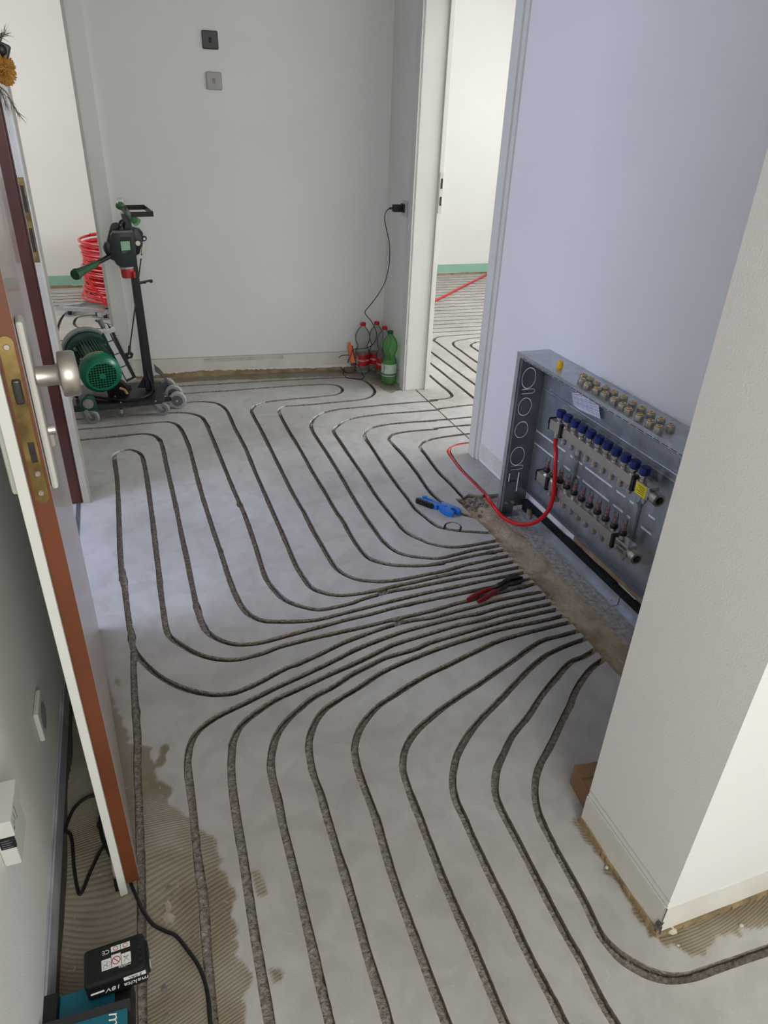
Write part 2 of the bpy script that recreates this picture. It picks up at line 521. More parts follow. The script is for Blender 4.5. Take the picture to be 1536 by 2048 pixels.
_rng = np.random.RandomState(3)
def vnoise(x, y, scale, seed=0):
    g = np.random.RandomState(seed).rand(97, 97)
    u = (x*scale) % 97; v = (y*scale) % 97
    i = np.floor(u).astype(int); j = np.floor(v).astype(int)
    fu = u-i; fv = v-j
    fu = fu*fu*(3-2*fu); fv = fv*fv*(3-2*fv)
    i1 = (i+1) % 97; j1 = (j+1) % 97; i %= 97; j %= 97
    return (g[j, i]*(1-fu)+g[j, i1]*fu)*(1-fv)+(g[j1, i]*(1-fu)+g[j1, i1]*fu)*fv-0.5

def poly_sdf(X, Y, poly):
    """signed distance, negative inside"""
    D = np.full(X.shape, 1e9); ins = np.zeros(X.shape, bool)
    n = len(poly)
    for i in range(n):
        ax, ay = poly[i]; bx, by = poly[(i+1) % n]
        ex, ey = bx-ax, by-ay
        t = np.clip(((X-ax)*ex+(Y-ay)*ey)/(ex*ex+ey*ey+1e-12), 0, 1)
        D = np.minimum(D, np.hypot(X-ax-t*ex, Y-ay-t*ey))
        cond = ((ay > Y) != (by > Y)) & (X < (bx-ax)*(Y-ay)/(by-ay+1e-12)+ax)
        ins ^= cond
    return np.where(ins, -D, D)

def line_dist(xs, ys, D, ID, pts, half, ident, reach=0.035):
    """lower D by (distance to polyline - half width)"""
    x0, dx = xs[0], xs[1]-xs[0]; y0, dy = ys[0], ys[1]-ys[0]
    for (ax, ay), (bx, by) in zip(pts[:-1], pts[1:]):
        i0 = max(0, int((min(ax, bx)-reach-x0)/dx)); i1 = min(len(xs), int((max(ax, bx)+reach-x0)/dx)+2)
        j0 = max(0, int((min(ay, by)-reach-y0)/dy)); j1 = min(len(ys), int((max(ay, by)+reach-y0)/dy)+2)
        if i0 >= i1 or j0 >= j1: continue
        gx = xs[i0:i1][None, :]; gy = ys[j0:j1][:, None]
        ex, ey = bx-ax, by-ay
        t = np.clip(((gx-ax)*ex+(gy-ay)*ey)/(ex*ex+ey*ey+1e-12), 0, 1)
        d = np.hypot(gx-ax-t*ex, gy-ay-t*ey)-half
        sub = D[j0:j1, i0:i1]; m = d < sub
        sub[m] = d[m]; ID[j0:j1, i0:i1][m] = ident

# ------------------------------------------------------------------ floor: traced runs of the milled pipe grooves
TL = {1: (150, 780, 3.84), 2: (470, 740, 3.84), 3: (200, 1140, 3.84), 4: (560, 1020, 3.84), 5: (860, 1040, 3.84),
      6: (340, 1340, 3.657), 7: (760, 1320, 3.491), 8: (240, 1640, 3.84), 9: (640, 1640, 3.84), 10: (1000, 1600, 3.4286),
      11: (780, 800, 3.657), 12: (780, 520, 4.268), 13: (80, 380, 4.266), 14: (820, 970, 6.4)}
def run(*parts):
    out = []
    for t, pts in parts:
        ox, oy, s = TL[t]
        for u, v in pts:
            w = P(ox+u/s, oy+v/s)
            if out and math.hypot(out[-1][0]-w.x, out[-1][1]-w.y) < 0.02: continue
            out.append((w.x, w.y))
    return out
G = []
G.append(run((5, [(530, 155), (505, 160), (400, 180), (250, 205), (120, 205), (0, 180)]), (4, [(1100, 235), (1000, 190), (930, 135), (880, 70)]), (2, [(1180, 1090), (1080, 960), (980, 805), (880, 660), (800, 540), (762, 485), (762, 455), (800, 420), (870, 382), (1000, 355), (1200, 333), (1536, 308)]), (12, [(430, 1268), (690, 1238), (900, 1225)])))
G.append(run((5, [(560, 192), (537, 197), (350, 230), (200, 265), (100, 290)]), (4, [(1180, 372), (1050, 362), (930, 335), (850, 290), (780, 225), (700, 115)]), (2, [(970, 1080), (880, 930), (800, 790), (700, 630), (640, 540), (592, 460), (588, 410), (620, 362), (700, 322), (830, 298), (1000, 282), (1250, 258), (1536, 235)]), (12, [(345, 1195), (480, 1183), (528, 1160), (500, 1120), (450, 1080), (310, 962), (150, 830)])))
G.append(run((5, [(595, 228), (570, 236), (350, 272), (150, 315), (0, 345)]), (4, [(1250, 412), (1100, 428), (900, 425), (780, 405), (690, 375), (620, 310), (540, 190), (480, 80)]), (2, [(770, 1075), (680, 920), (600, 790), (500, 610), (420, 480), (370, 390), (338, 320), (352, 292), (400, 278), (550, 268), (800, 245), (960, 228), (1040, 205), (1072, 170), (1055, 130), (1010, 92), (960, 75), (850, 58), (700, 62), (500, 72), (250, 85), (0, 100), (-300, 118), (-900, 150), (-1900, 210)])))
G.append(run((5, [(630, 270), (605, 276), (400, 318), (200, 362)]), (4, [(1400, 430), (1250, 470), (1100, 500), (950, 530), (800, 548), (650, 543), (540, 515), (440, 455), (380, 375), (320, 270), (250, 150), (175, 0)]), (2, [(500, 1045), (430, 920), (360, 780), (280, 620), (200, 460), (150, 370), (128, 320), (138, 290), (180, 262), (260, 243), (450, 222), (650, 205), (770, 190), (820, 165), (820, 140), (780, 118), (700, 110), (500, 118), (250, 135), (0, 155), (-300, 175), (-900, 215), (-1900, 280)])))
G.append(run((5, [(665, 315), (640, 321), (500, 350), (384, 378)]), (4, [(1400, 475), (1250, 505), (1050, 550), (900, 580), (750, 615), (600, 645), (450, 655), (330, 635), (240, 595), (180, 520), (120, 420), (60, 280), (0, 140)]), (2, [(290, 1090), (220, 930), (150, 770), (80, 600), (0, 450)]), (1, [(1200, 230), (1160, 150), (1100, 107), (1020, 92), (930, 90), (850, 97), (700, 106), (300, 140), (-300, 190), (-1200, 260)])))
G.append(run((5, [(700, 361), (675, 367), (500, 400), (384, 422)]), (4, [(1350, 530), (1200, 560), (1000, 600), (850, 625), (650, 680), (550, 715), (430, 745), (300, 765), (180, 745), (80, 710), (0, 660)]), (3, [(1350, 190), (1290, 90), (1250, 0)]), (1, [(1380, 1180), (1300, 950), (1229, 790), (1150, 600), (1060, 380), (1000, 245), (965, 205), (900, 183), (830, 175), (720, 176), (400, 196), (0, 226), (-300, 250), (-1200, 320)])))
G.append(run((5, [(735, 402), (707, 409), (550, 440), (384, 472)]), (4, [(1350, 590), (1150, 630), (900, 690), (700, 740), (500, 790), (300, 840), (150, 855), (0, 858)]), (3, [(1250, 388), (1150, 345), (1080, 265), (1020, 140), (970, 0)]), (1, [(1150, 1340), (1050, 1040), (980, 820), (930, 640), (880, 450), (830, 330), (790, 272), (740, 250), (680, 245), (560, 255), (300, 280), (0, 305), (-300, 330), (-1200, 400)])))
G.append(run((5, [(780, 448), (755, 456), (600, 490), (384, 534)]), (4, [(1350, 650), (1150, 690), (900, 745), (700, 800), (500, 845), (300, 900), (150, 940), (0, 980)]), (3, [(1250, 555), (1100, 575), (980, 558), (860, 505), (790, 430), (750, 320), (720, 180), (690, 30)]), (1, [(860, 1300), (820, 1120), (780, 920), (740, 740), (700, 570), (668, 425), (635, 368), (580, 342), (500, 338), (350, 352), (40, 383), (-300, 412), (-1200, 490)])))
G.append(run((5, [(815, 488), (790, 496), (650, 530), (500, 565), (384, 593)]), (4, [(1440, 700), (1350, 720), (1200, 765), (1100, 790), (900, 835), (700, 885), (500, 930), (300, 975), (150, 1010), (0, 1050)]), (3, [(1250, 640), (1100, 680), (980, 690), (850, 675), (740, 640), (640, 585), (545, 520), (508, 450), (485, 300), (465, 150), (450, 0)]), (1, [(625, 1250), (590, 960), (555, 700), (526, 545), (500, 488), (440, 462), (380, 464), (320, 484), (302, 520), (322, 680), (335, 900), (345, 1200), (362, 1450)]), (3, [(172, 0), (192, 150), (215, 350), (238, 500), (258, 610), (330, 705), (420, 790), (540, 865), (680, 920), (850, 955), (1000, 950), (1100, 920), (1230, 860), (1350, 795), (1450, 745)]), (4, [(150, 1178), (300, 1110), (500, 1015), (700, 940), (850, 890), (1000, 850), (1150, 830), (1250, 805), (1400, 765)]), (5, [(384, 655), (500, 620), (650, 590), (845, 553), (875, 546)])))
G.append(run((3, [(258, 610), (258, 760), (262, 900), (275, 1100), (288, 1300), (288, 1536)]), (8, [(155, 200), (160, 300), (165, 600), (165, 830), (170, 1567), (175, 2400)])))
G.append(run((5, [(910, 590), (880, 598), (700, 635), (550, 670), (384, 714)]), (4, [(1350, 830), (1150, 880), (1000, 920), (800, 985), (600, 1065), (400, 1165), (200, 1260), (0, 1350)]), (3, [(1250, 955), (1100, 1030), (950, 1100), (820, 1180), (740, 1255), (692, 1350), (675, 1450)]), (6, [(135, 620), (130, 720), (145, 850), (165, 1000), (185, 1200), (205, 1400)]), (8, [(640, 600), (660, 900), (685, 1200), (715, 1536), (760, 2100)])))
G.append(run((5, [(955, 638), (925, 646), (750, 682), (550, 725), (384, 772)]), (4, [(1350, 890), (1150, 950), (950, 1010), (850, 1045), (700, 1120), (550, 1190), (400, 1255), (200, 1350), (0, 1440)]), (3, [(1250, 1060), (1130, 1150), (1060, 1230), (1020, 1330)]), (6, [(455, 580), (447, 700), (457, 850), (475, 1000), (505, 1200), (540, 1400)]), (8, [(985, 550), (1030, 850), (1080, 1150), (1150, 1567), (1240, 2100)])))
G.append(run((5, [(995, 682), (965, 691), (800, 725), (600, 770), (384, 829)]), (4, [(1350, 960), (1150, 1020), (1050, 1065), (900, 1110), (800, 1140), (700, 1190), (560, 1260)]), (6, [(1200, 120), (1050, 200), (940, 290), (850, 375), (780, 480), (747, 600), (738, 700), (755, 820), (790, 950), (830, 1150), (880, 1350)]), (8, [(1370, 520), (1430, 780), (1490, 1040), (1536, 1250)]), (9, [(70, 1536), (200, 2100)])))
G.append(run((5, [(1040, 733), (1010, 743), (850, 778), (650, 818), (500, 850), (384, 887)]), (4, [(1350, 1020), (1150, 1090), (1000, 1150), (850, 1215), (740, 1275), (620, 1355)]), (6, [(1262, 200), (1130, 290), (1060, 390), (1022, 500), (1018, 600), (1045, 750), (1100, 900), (1150, 1080), (1210, 1280)]), (9, [(200, 450), (290, 760), (370, 1050), (460, 1340), (525, 1567), (680, 2100)])))
G.append(run((5, [(1085, 784), (1055, 796), (950, 815), (850, 840), (750, 865), (620, 900), (500, 940), (384, 995), (250, 1060), (130, 1120), (0, 1180)]), (7, [(200, 180), (80, 260), (0, 312)]), (6, [(1460, 330), (1390, 430), (1357, 530), (1352, 610), (1380, 740), (1430, 880), (1490, 1040)]), (9, [(435, 0), (516, 290), (600, 550), (720, 880), (830, 1180), (960, 1530), (1180, 2100)])))
G.append(run((5, [(1150, 850), (1118, 864), (1000, 890), (870, 925), (760, 990), (640, 1080), (520, 1160), (400, 1245), (280, 1320), (160, 1400), (40, 1490)]), (7, [(250, 500), (182, 610), (162, 700), (162, 780), (200, 900), (260, 1060), (340, 1270)]), (9, [(850, 220), (934, 430), (1050, 700), (1150, 920), (1250, 1160), (1340, 1380), (1420, 1567), (1700, 2150)])))
G.append(run((5, [(1200, 912), (1168, 926), (1050, 965), (950, 1010), (870, 1055), (780, 1130), (700, 1210), (600, 1315), (500, 1420), (400, 1520)]), (7, [(620, 520), (550, 640), (515, 760), (508, 870), (530, 980), (590, 1110), (660, 1270)]), (9, [(1320, 450), (1420, 650)]), (10, [(137, 940), (220, 1110), (300, 1260), (370, 1390), (440, 1536), (720, 2080)])))
G.append(run((5, [(1275, 995), (1245, 1013), (1180, 1050), (1100, 1080), (1040, 1130), (990, 1190), (920, 1270), (850, 1360), (760, 1500)]), (7, [(930, 520), (870, 640), (818, 760), (803, 900), (830, 1010), (900, 1150), (990, 1320)]), (10, [(253, 540), (350, 730), (450, 920), (560, 1110), (640, 1270), (720, 1420), (795, 1536), (1080, 2020)])))
G.append(run((5, [(1335, 1068), (1312, 1085), (1250, 1130), (1190, 1200), (1130, 1290), (1090, 1380)]), (7, [(1330, 310), (1260, 450), (1190, 600), (1120, 725), (1088, 830), (1083, 950), (1110, 1080), (1180, 1230), (1270, 1400)]), (10, [(493, 540), (580, 700), (640, 830), (700, 940), (800, 1050), (900, 1125), (1030, 1190), (1170, 1225), (1300, 1212), (1450, 1165), (1836, 1030), (2300, 880), (3000, 660)])))
# runs that end in the broken corner or pass the core plug, and the run that already holds the red pipe
G.append(run((11, [(640, 868), (600, 855), (510, 828), (420, 775), (300, 680), (200, 540), (100, 410)]), (2, [(1190, 545), (1190, 512), (1230, 490), (1350, 470), (1536, 455)]), (12, [(400, 1435), (680, 1408), (900, 1388)])))
G.append(run((11, [(760, 975), (720, 972), (620, 965), (520, 958), (400, 940), (330, 912)]), (2, [(1450, 1120), (1380, 1060), (1320, 980), (1250, 890), (1150, 750), (1060, 610), (1000, 520), (1000, 482), (1040, 448), (1150, 422), (1300, 405), (1536, 390)]), (12, [(300, 1375), (540, 1355), (690, 1340), (900, 1322)])))
G.append(run((11, [(600, 770), (560, 740), (450, 620), (350, 520), (260, 400), (220, 345), (240, 312), (330, 282), (450, 262), (600, 245), (760, 230)])))
PIPE_RUN = run((11, [(760, 740), (720, 705), (620, 606), (520, 506), (445, 405), (430, 365), (470, 332), (565, 315), (700, 302)]))
G.append(PIPE_RUN)
# parallel runs of the bedroom behind the right doorway
G.append(run((12, [(100, 690), (320, 860), (705, 1170), (950, 1370)])))
G.append(run((12, [(100, 590), (325, 765), (720, 1060), (1100, 1345)])))
G.append(run((12, [(1200, 1300), (735, 960), (560, 825), (410, 712), (375, 688), (400, 662), (470, 650), (765, 630), (1300, 600)])))
G.append(run((12, [(1200, 1180), (738, 870), (600, 770), (545, 730), (550, 697), (640, 678), (765, 663), (1300, 635)])))
G.append(run((12, [(1200, 1080), (750, 775), (700, 742), (692, 722), (730, 706), (780, 698), (1300, 668)])))
for k in range(19):
    y = 5.013+k*0.1085
    G.append([(1.25+0.012*math.sin(k*3.1), y+0.02), (2.2, y), (3.0, y-0.02), (4.3, y-0.05)])
# runs of the room behind the left doorway
for k in range(8):
    y = 4.62+k*0.105
    G.append([(-1.9, y+0.03), (-0.6, y+0.01), (0.4, y)])
for k in range(5):
    y = 6.42+k*0.11
    G.append([(-1.9, y+0.02), (-0.6, y), (1.2, y-0.02)])
G.append(run((13, [(150, 1205), (158, 1160), (185, 1090), (230, 1052), (330, 1035), (560, 1030), (760, 1028)])))
G.append(run((13, [(640, 1190), (420, 1180), (320, 1170), (292, 1135), (310, 1095), (370, 1075), (470, 1066), (640, 1062)])))
G.append(run((13, [(700, 1160), (540, 1135), (480, 1115), (520, 1098), (700, 1090)])))

def densify(p, k=6):
    v = catmull([Vector((a, b)) for a, b in p], k) if len(p) > 2 else [Vector((a, b)) for a, b in p]
    return [(q[0], q[1]) for q in v]
GD = [densify(g) for g in G]
NG = len(GD)
DEPTH = 0.020
TRENCH_ID, RING_ID = NG, NG+1
trench_poly = [(1.286, 0.95), (1.287, 1.6), (1.284, 2.05), (1.288, 2.16), (1.276, 2.29), (1.272, 2.36), (1.268, 2.47), (1.3, 2.458), (1.345, 2.495), (1.40, 2.47), (1.47, 2.46), (1.56, 2.44), (1.56, 0.95)]
plug_c = P(906, 1053)
stain_polys = []
def spoly(pts): stain_polys.append([(P(a, b).x, P(a, b).y) for a, b in pts])
spoly([(118, 1330), (214, 1340), (236, 1450), (292, 1500), (312, 1560), (345, 1600), (398, 1655), (425, 1690), (440, 1715), (455, 1770), (462, 1800), (458, 1830), (470, 1870), (482, 1915), (490, 1985), (500, 2100), (560, 2400), (0, 2400), (40, 2048)])
spoly([(503, 1742), (520, 1740), (548, 1786), (535, 1800), (519, 1812), (505, 1790)])
spoly([(325, 1500), (332, 1498), (334, 1520), (322, 1536), (316, 1530)])
spoly([(1306, 1872), (1536, 1780), (1700, 1730), (1700, 1790), (1536, 1850), (1440, 1872), (1405, 1905), (1382, 1925), (1372, 1912), (1340, 1892)])
spoly([(1150, 1640), (1165, 1640), (1320, 1868), (1300, 1880)])
spoly([(190, 770), (400, 752), (690, 738), (752, 735), (800, 781), (780, 786), (740, 764), (690, 752), (400, 762), (190, 782)])
spoly([(232, 1350), (240, 1360), (246, 1372), (236, 1378), (228, 1366)])
spoly([(556, 1930), (566, 1938), (562, 1960), (548, 1962), (540, 1940)])

def floor_zone(x0, x1, y0, y1, cell):
    nx = int(round((x1-x0)/cell))+1; ny = int(round((y1-y0)/cell))+1
    xs = np.linspace(x0, x1, nx); ys = np.linspace(y0, y1, ny)
    D = np.full((ny, nx), 0.05); ID = np.full((ny, nx), -1)
    for i, g in enumerate(GD):
        line_dist(xs, ys, D, ID, g, 0.0103, i)
    X, Y = np.meshgrid(xs, ys)
    # ragged milled edge, with a few broken-out spots
    D = D-(0.0006*vnoise(X, Y, 38, 1)*2+0.0010*vnoise(X, Y, 11, 2)*2)
    D = D-np.clip(vnoise(X, Y, 9, 5)-0.37, 0, 1)*0.05*(D < 0.012)
    T = poly_sdf(X, Y, trench_poly)+0.004*vnoise(X, Y, 40, 4)*(Y > 2.4)
    m = T < D; D[m] = T[m]; ID[m] = TRENCH_ID
    R = np.abs(np.hypot(X-plug_c.x, Y-plug_c.y)-0.034)-0.0042
    m = (R < D) & (ID != TRENCH_ID); D[m] = R[m]; ID[m] = RING_ID
    return xs, ys, D, ID

def stain_at(V):
    x, y = V[:, 0], V[:, 1]
    s = np.full(len(x), 1e9)
    for p in stain_polys:
        s = np.minimum(s, poly_sdf(x, y, p))
    s = s+0.030*vnoise(x, y, 22, 8)+0.016*vnoise(x, y, 60, 9)
    return np.clip(0.5-s/0.006, 0, 1)

top_V, top_F, off = [], [], 0
groove_parts = {}
for zone in ((-0.6, 1.8, 0.25, 4.5, 0.0055), (1.8, 4.4, 2.0, 4.5, 0.011), (-2.0, 4.4, 4.5, 7.09, 0.0105), (-2.0, -0.6, 2.9, 4.5, 0.0105)):
    xs, ys, D, ID = floor_zone(*zone)
    V2, pos, neg, seg = march(xs, ys, D)
    z = 0.0006*vnoise(V2[:, 0], V2[:, 1], 14, 11)*2
    V3 = np.concatenate([V2, z[:, None]], 1)
    v, f = compact(V3, pos)
    top_V.append(v); top_F.append(f+off); off += len(v)
    idf = ID.ravel()
    nb = len(V3)
    zb = -DEPTH+0.0032*vnoise(V2[:, 0], V2[:, 1], 90, 13)
    Vb = np.concatenate([V3, np.concatenate([V2, zb[:, None]], 1)])
    # id of each cut vertex: nearest grid vertex
    ci = np.clip(np.round((V2[:, 0]-xs[0])/(xs[1]-xs[0])).astype(int), 0, len(xs)-1)
    cj = np.clip(np.round((V2[:, 1]-ys[0])/(ys[1]-ys[0])).astype(int), 0, len(ys)-1)
    vid = ID[cj, ci]
    fid = vid[neg].max(1); sid = vid[seg].max(1)
    wall1 = np.stack([seg[:, 0], seg[:, 1], seg[:, 1]+nb], 1); wall2 = np.stack([seg[:, 0], seg[:, 1]+nb, seg[:, 0]+nb], 1)
    for i in np.unique(np.concatenate([fid, sid])):
        if i < 0: continue
        F3 = np.concatenate([neg[fid == i]+nb, wall1[sid == i], wall2[sid == i]])
        if len(F3): groove_parts.setdefault(int(i), []).append(compact(Vb, F3))
# plain outskirts of the slab, seen only from further round
def add_quad(x0, x1, y0, y1):
    global off
    top_V.append(np.array([[x0, y0, 0], [x1, y0, 0], [x1, y1, 0], [x0, y1, 0]], float))
    top_F.append(np.array([[0, 1, 2], [0, 2, 3]])+off); off += 4
add_quad(-0.6, 3.4, -2.0, 0.25); add_quad(1.8, 3.4, 0.25, 0.7); add_quad(-3.0, -2.0, 2.9, 7.09); add_quad(4.4, 4.6, 2.0, 7.09)
FV, FF = np.concatenate(top_V), np.concatenate(top_F)
fme = np_mesh('floor', FV, FF)
fme.materials.append(SCREED)
at = fme.attributes.new('stain', 'FLOAT', 'POINT')
at.data.foreach_set('value', stain_at(FV).astype(np.float32))
floor = link(bpy.data.objects.new('floor', fme))
tag(floor, 'pale grey screed floor milled with curving parallel heating grooves', kind='structure')
LIT_CHIPS = [P(a, c) for a, c in ((222, 909), (229, 902), (237, 898), (499, 812), (510, 805), (522, 801), (555, 820), (566, 813), (619, 842), (630, 832), (644, 826), (666, 852), (678, 842), (692, 836), (727, 868), (737, 857), (779, 881), (790, 872), (837, 888), (846, 877), (893, 897), (905, 889))]  # groove bends that get broken edges with window light painted in
for i, lst in groove_parts.items():
    vs, fs, o2 = [], [], 0
    for v, f in lst:
        vs.append(v); fs.append(f+o2); o2 += len(v)
    nm = 'trench_bed' if i == TRENCH_ID else ('core_ring_gap' if i == RING_ID else 'pipe_groove')
    vv = np.concatenate(vs)
    me = np_mesh(nm, vv, np.concatenate(fs))
    cd = np.min([np.hypot(vv[:, 0]-c.x, vv[:, 1]-c.y) for c in LIT_CHIPS], 0)
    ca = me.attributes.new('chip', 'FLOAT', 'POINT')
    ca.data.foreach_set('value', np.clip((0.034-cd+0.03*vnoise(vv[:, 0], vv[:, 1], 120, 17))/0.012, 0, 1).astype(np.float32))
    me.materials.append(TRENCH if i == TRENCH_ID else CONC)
    o = link(bpy.data.objects.new(nm, me), floor)
    if i == TRENCH_ID: o['label'] = 'brown dusty trench chiselled out below the manifold cabinet'

# ------------------------------------------------------------------ walls
XL, XR, YF = -0.32, 1.552, 7.09
HC = 2.52
def struct(name, mb, m, label=None, parent=None):
    o = mb.build(name, m, parent)
    if not parent: tag(o, label, None, None, 'structure')
    return o
# back wall stands slightly askew
BA, BB = Vector((-0.02, 4.43, 0)), Vector((1.552, 4.292, 0))
bdir = (BB-BA).normalized(); bn = Vector((-bdir.y, bdir.x, 0))
b = MB()
b.prism([BA+bdir*0.0, BB+bdir*0.12, BB+bdir*0.12+bn*0.13, BA+bn*0.13], (0, 0, HC))
L0 = BA-bdir*0.94
b.prism([L0-bdir*1.7, L0, L0+bn*0.13, L0-bdir*1.7+bn*0.13], (0, 0, HC))
b.prism([L0+Vector((0, 0, 2.02)), BA+Vector((0, 0, 2.02)), BA+bn*0.13+Vector((0, 0, 2.02)), L0+bn*0.13+Vector((0, 0, 2.02))], (0, 0, HC-2.02))
wall_back = struct('wall_back', b, WALL, 'white textured wallpapered wall facing the camera behind the machine')
b = MB()
b.bb((XR, 3.86, 0), (XR+0.12, 4.42, HC)); b.bb((XR, 0.84, 0), (XR+0.12, 2.87, HC)); b.bb((XR, 2.87, 2.02), (XR+0.12, 3.86, HC))
b.bb((XR+0.12, 2.0, 0), (4.6, 2.1, HC))
wall_right = struct('wall_right', b, WALL, 'white textured wall behind the manifold cabinet with bluish daylight')
b = MB()
b.bb((XL-0.14, -2.0, 0), (XL, 1.95, HC)); b.bb((XL-0.14, 1.95, 2.04), (XL, 2.97, HC)); b.bb((XL-0.14, 2.92, 0), (XL-0.005, 2.985, 2.04))
b.bb((-3.0, 2.90, 0), (XL-0.1, 2.985, HC)); 
wall_left = struct('wall_left', b, WALL, 'white textured wall beside the open entrance door')
b = MB(); b.bb((-3.0, YF, 0.105), (4.6, YF+0.12, HC))
wall_far = struct('wall_far', b, WALL, 'bright white wall of the rooms behind the hall')
b = MB(); b.bb((-3.0, YF-0.003, 0.02), (4.6, YF+0.1, 0.105)); struct('baseboard_far', b, MINT, 'mint green painted strip along the bottom of the far wall')
b = MB(); 
for k in range(60):
    x = -2.9+k*0.125
    b.box((x, YF-0.01, 0.008), (0.13, 0.02+0.012*random.random(), 0.016+0.012*random.random()))
struct('trim_1', b, PLASTER, 'crumbly plaster edge under the mint strip')
b = MB(); b.bb((0.877, 0.578, 0), (3.4, 0.862, HC))
wall_near = struct('wall_near', b, WALL, 'white textured wall end jutting in at the right foreground')
b = MB()
b.bb((-3.12, 2.9, 0), (-3.0, 7.2, HC)); b.bb((4.6, 2.0, 0), (4.72, 7.2, HC)); b.bb((3.4, -2.1, 0), (3.52, 0.86, HC)); b.bb((-0.46, -2.12, 0), (3.52, -2.0, HC))
struct('wall_outer', b, WALL, 'white outer walls of the surrounding rooms')
b = MB(); b.bb((-3.1, -2.1, HC), (4.7, 7.2, HC+0.1)); struct('ceiling', b, CEIL, 'white ceiling')
# stairwell outside the entrance door
b = MB(); b.bb((-2.1, 0.9, 0), (-2.0, 3.0, HC)); b.bb((-2.1, 0.9, 0), (XL-0.14, 1.0, HC)); struct('wall_stairwell', b, WALL, 'white stairwell wall outside the entrance door')
b = MB(); b.bb((-2.1, 0.9, -0.05), (XL-0.005, 2.92, -0.012)); sf = struct('floor_stairwell', b, GROUT, 'terracotta tiled landing outside the entrance door')
tm = None
for i in range(9):
    for j in range(10):
        x = XL-0.01-0.098-0.2*i; y = 2.81-0.2*j
        if y < 1.05: continue
        if tm is None:
            b = MB(); b.box((0, 0, 0), (0.192, 0.192, 0.012), None, 0.002); q = b.build('floor_tile', TILE, sf, (x, y, -0.008)); 
            me = q.data; tm = me
        else:
            link(bpy.data.objects.new('floor_tile', tm), sf, (x, y, -0.008))
b = MB(); b.bb((XL-0.004, 1.95, -0.012), (XL+0.012, 2.87, 0.003)); struct('trim_2', b, STEELD, 'metal threshold strip in the entrance doorway')

# bands where the skirting boards have been pulled off
def rot_box(b, a, d, n, s0, s1, n0, n1, z0, z1):
    pts = [a+d*s0+n*n0, a+d*s1+n*n0, a+d*s1+n*n1, a+d*s0+n*n1]
    b.prism([p+Vector((0, 0, z0)) for p in pts], (0, 0, z1-z0))
nb_ = -bn
b = MB(); rot_box(b, BA, bdir, nb_, 0.0, 1.574, 0, 0.004, 0.035, 0.118)
struct('baseboard_back', b, OLDPAINT, 'unpainted strip along the back wall where the skirting was removed')
b = MB()
for k in range(105):
    q0 = k*0.015; h = 0.012+0.05*max(0, vnoise(np.array([q0]), np.array([0.5]), 5, 31)[0]+0.12)+0.006*random.random()
    rot_box(b, BA, bdir, nb_, q0, q0+0.0152, 0, 0.008+0.005*random.random(), -0.004, h)
struct('trim_3', b, PLASTER, 'bare brown plaster edge at the foot of the back wall')
b = MB(); rot_box(b, BA, bdir, nb_, 0.0, 1.574, 0, 0.0055, 0.117, 0.121); struct('trim_4', b, mat('paint_ridge', (190, 186, 176), 0.8), 'thin paint ridge above the stripped skirting band')
rot = MB(); rot_box(rot, BA, bdir, nb_, 0.42, 0.92, 0.003, 0.006, 0.088, 0.112); struct('trim_5', rot, mat('glue_smear', (196, 184, 160), 0.9, rgb2=(216, 210, 198), vscale=18), 'brownish glue smear on the stripped skirting band')
# foot of the jutting wall
for nm, lo, hi in (('baseboard_near', (0.8755, 0.5755, 0.016), (0.8775, 0.8645, 0.098)), ('baseboard_front', (0.8755, 0.5755, 0.016), (3.4, 0.579, 0.098))):
    b = MB(); b.bb(lo, hi); struct(nm, b, OLDPAINT, 'scuffed strip at the foot of the jutting wall, %s face' % ('hall side' if nm.endswith('near') else 'camera side'))
b = MB()
for k in range(36):
    y = 0.575+k*0.0081; h = 0.010+0.018*max(0, vnoise(np.array([y]), np.array([0.3]), 18, 21)[0]+0.35)
    b.box((0.8755, y+0.004, h/2-0.003), (0.006+0.005*random.random(), 0.0085, h+0.006))
for k in range(150):
    x = 0.875+k*0.0168; h = 0.008+0.016*max(0, vnoise(np.array([x]), np.array([0.7]), 12, 22)[0]+0.35)
    b.box((x+0.008, 0.5765, h/2-0.003), (0.0172, 0.006+0.007*random.random(), h+0.006))
struct('trim_6', b, PLASTER, 'crumbling brown plaster along the foot of the jutting wall')
b = MB()
for z in (0.104, 0.122): b.bb((0.8755, 0.577, z), (0.879, 0.863, z+0.0014))
struct('trim_7', b, mat('scored_line', (190, 187, 176), 0.9), 'scored paint lines above the stripped skirting on the jutting wall')
b = MB()
for k in range(6):
    b.box((0.8775+0.003*random.random(), 0.578+0.003*random.random(), 0.006+k*0.008), (0.009+0.006*random.random(), 0.009+0.006*random.random(), 0.010), Matrix.Rotation(random.random(), 4, 'Z'))
struct('trim_18', b, mat('bared_corner_bead', (112, 110, 106), 0.7, 0.2, rgb2=(66, 62, 58), vscale=70), 'bared grey corner bead at the foot of the jutting wall')
b = MB(); b.bb((XL, -2, 0.0), (XL+0.008, 1.93, 0.075)); b.bb((XL, -2, 0.075), (XL+0.004, 1.93, 0.081)); struct('baseboard_left', b, mat('greyed_paint', (188, 190, 194), 0.75, rgb2=(150, 152, 160), vscale=12), 'greyish scuffed strip at the foot of the left wall')
b = MB()
for k in range(75):
    y = 0.2+k*0.023; r_ = max(0.0, vnoise(np.array([y]), np.array([0.2]), 9, 41)[0]+0.42)
    b.box((XL+0.008, y+0.0115, 0.001), (0.008+0.022*r_, 0.0235, 0.006+0.006*r_))
struct('trim_8', b, mat('dark_crumbs', (66, 60, 52), 0.95, bump=0.8, bscale=90), 'dark ragged gap along the foot of the left wall')
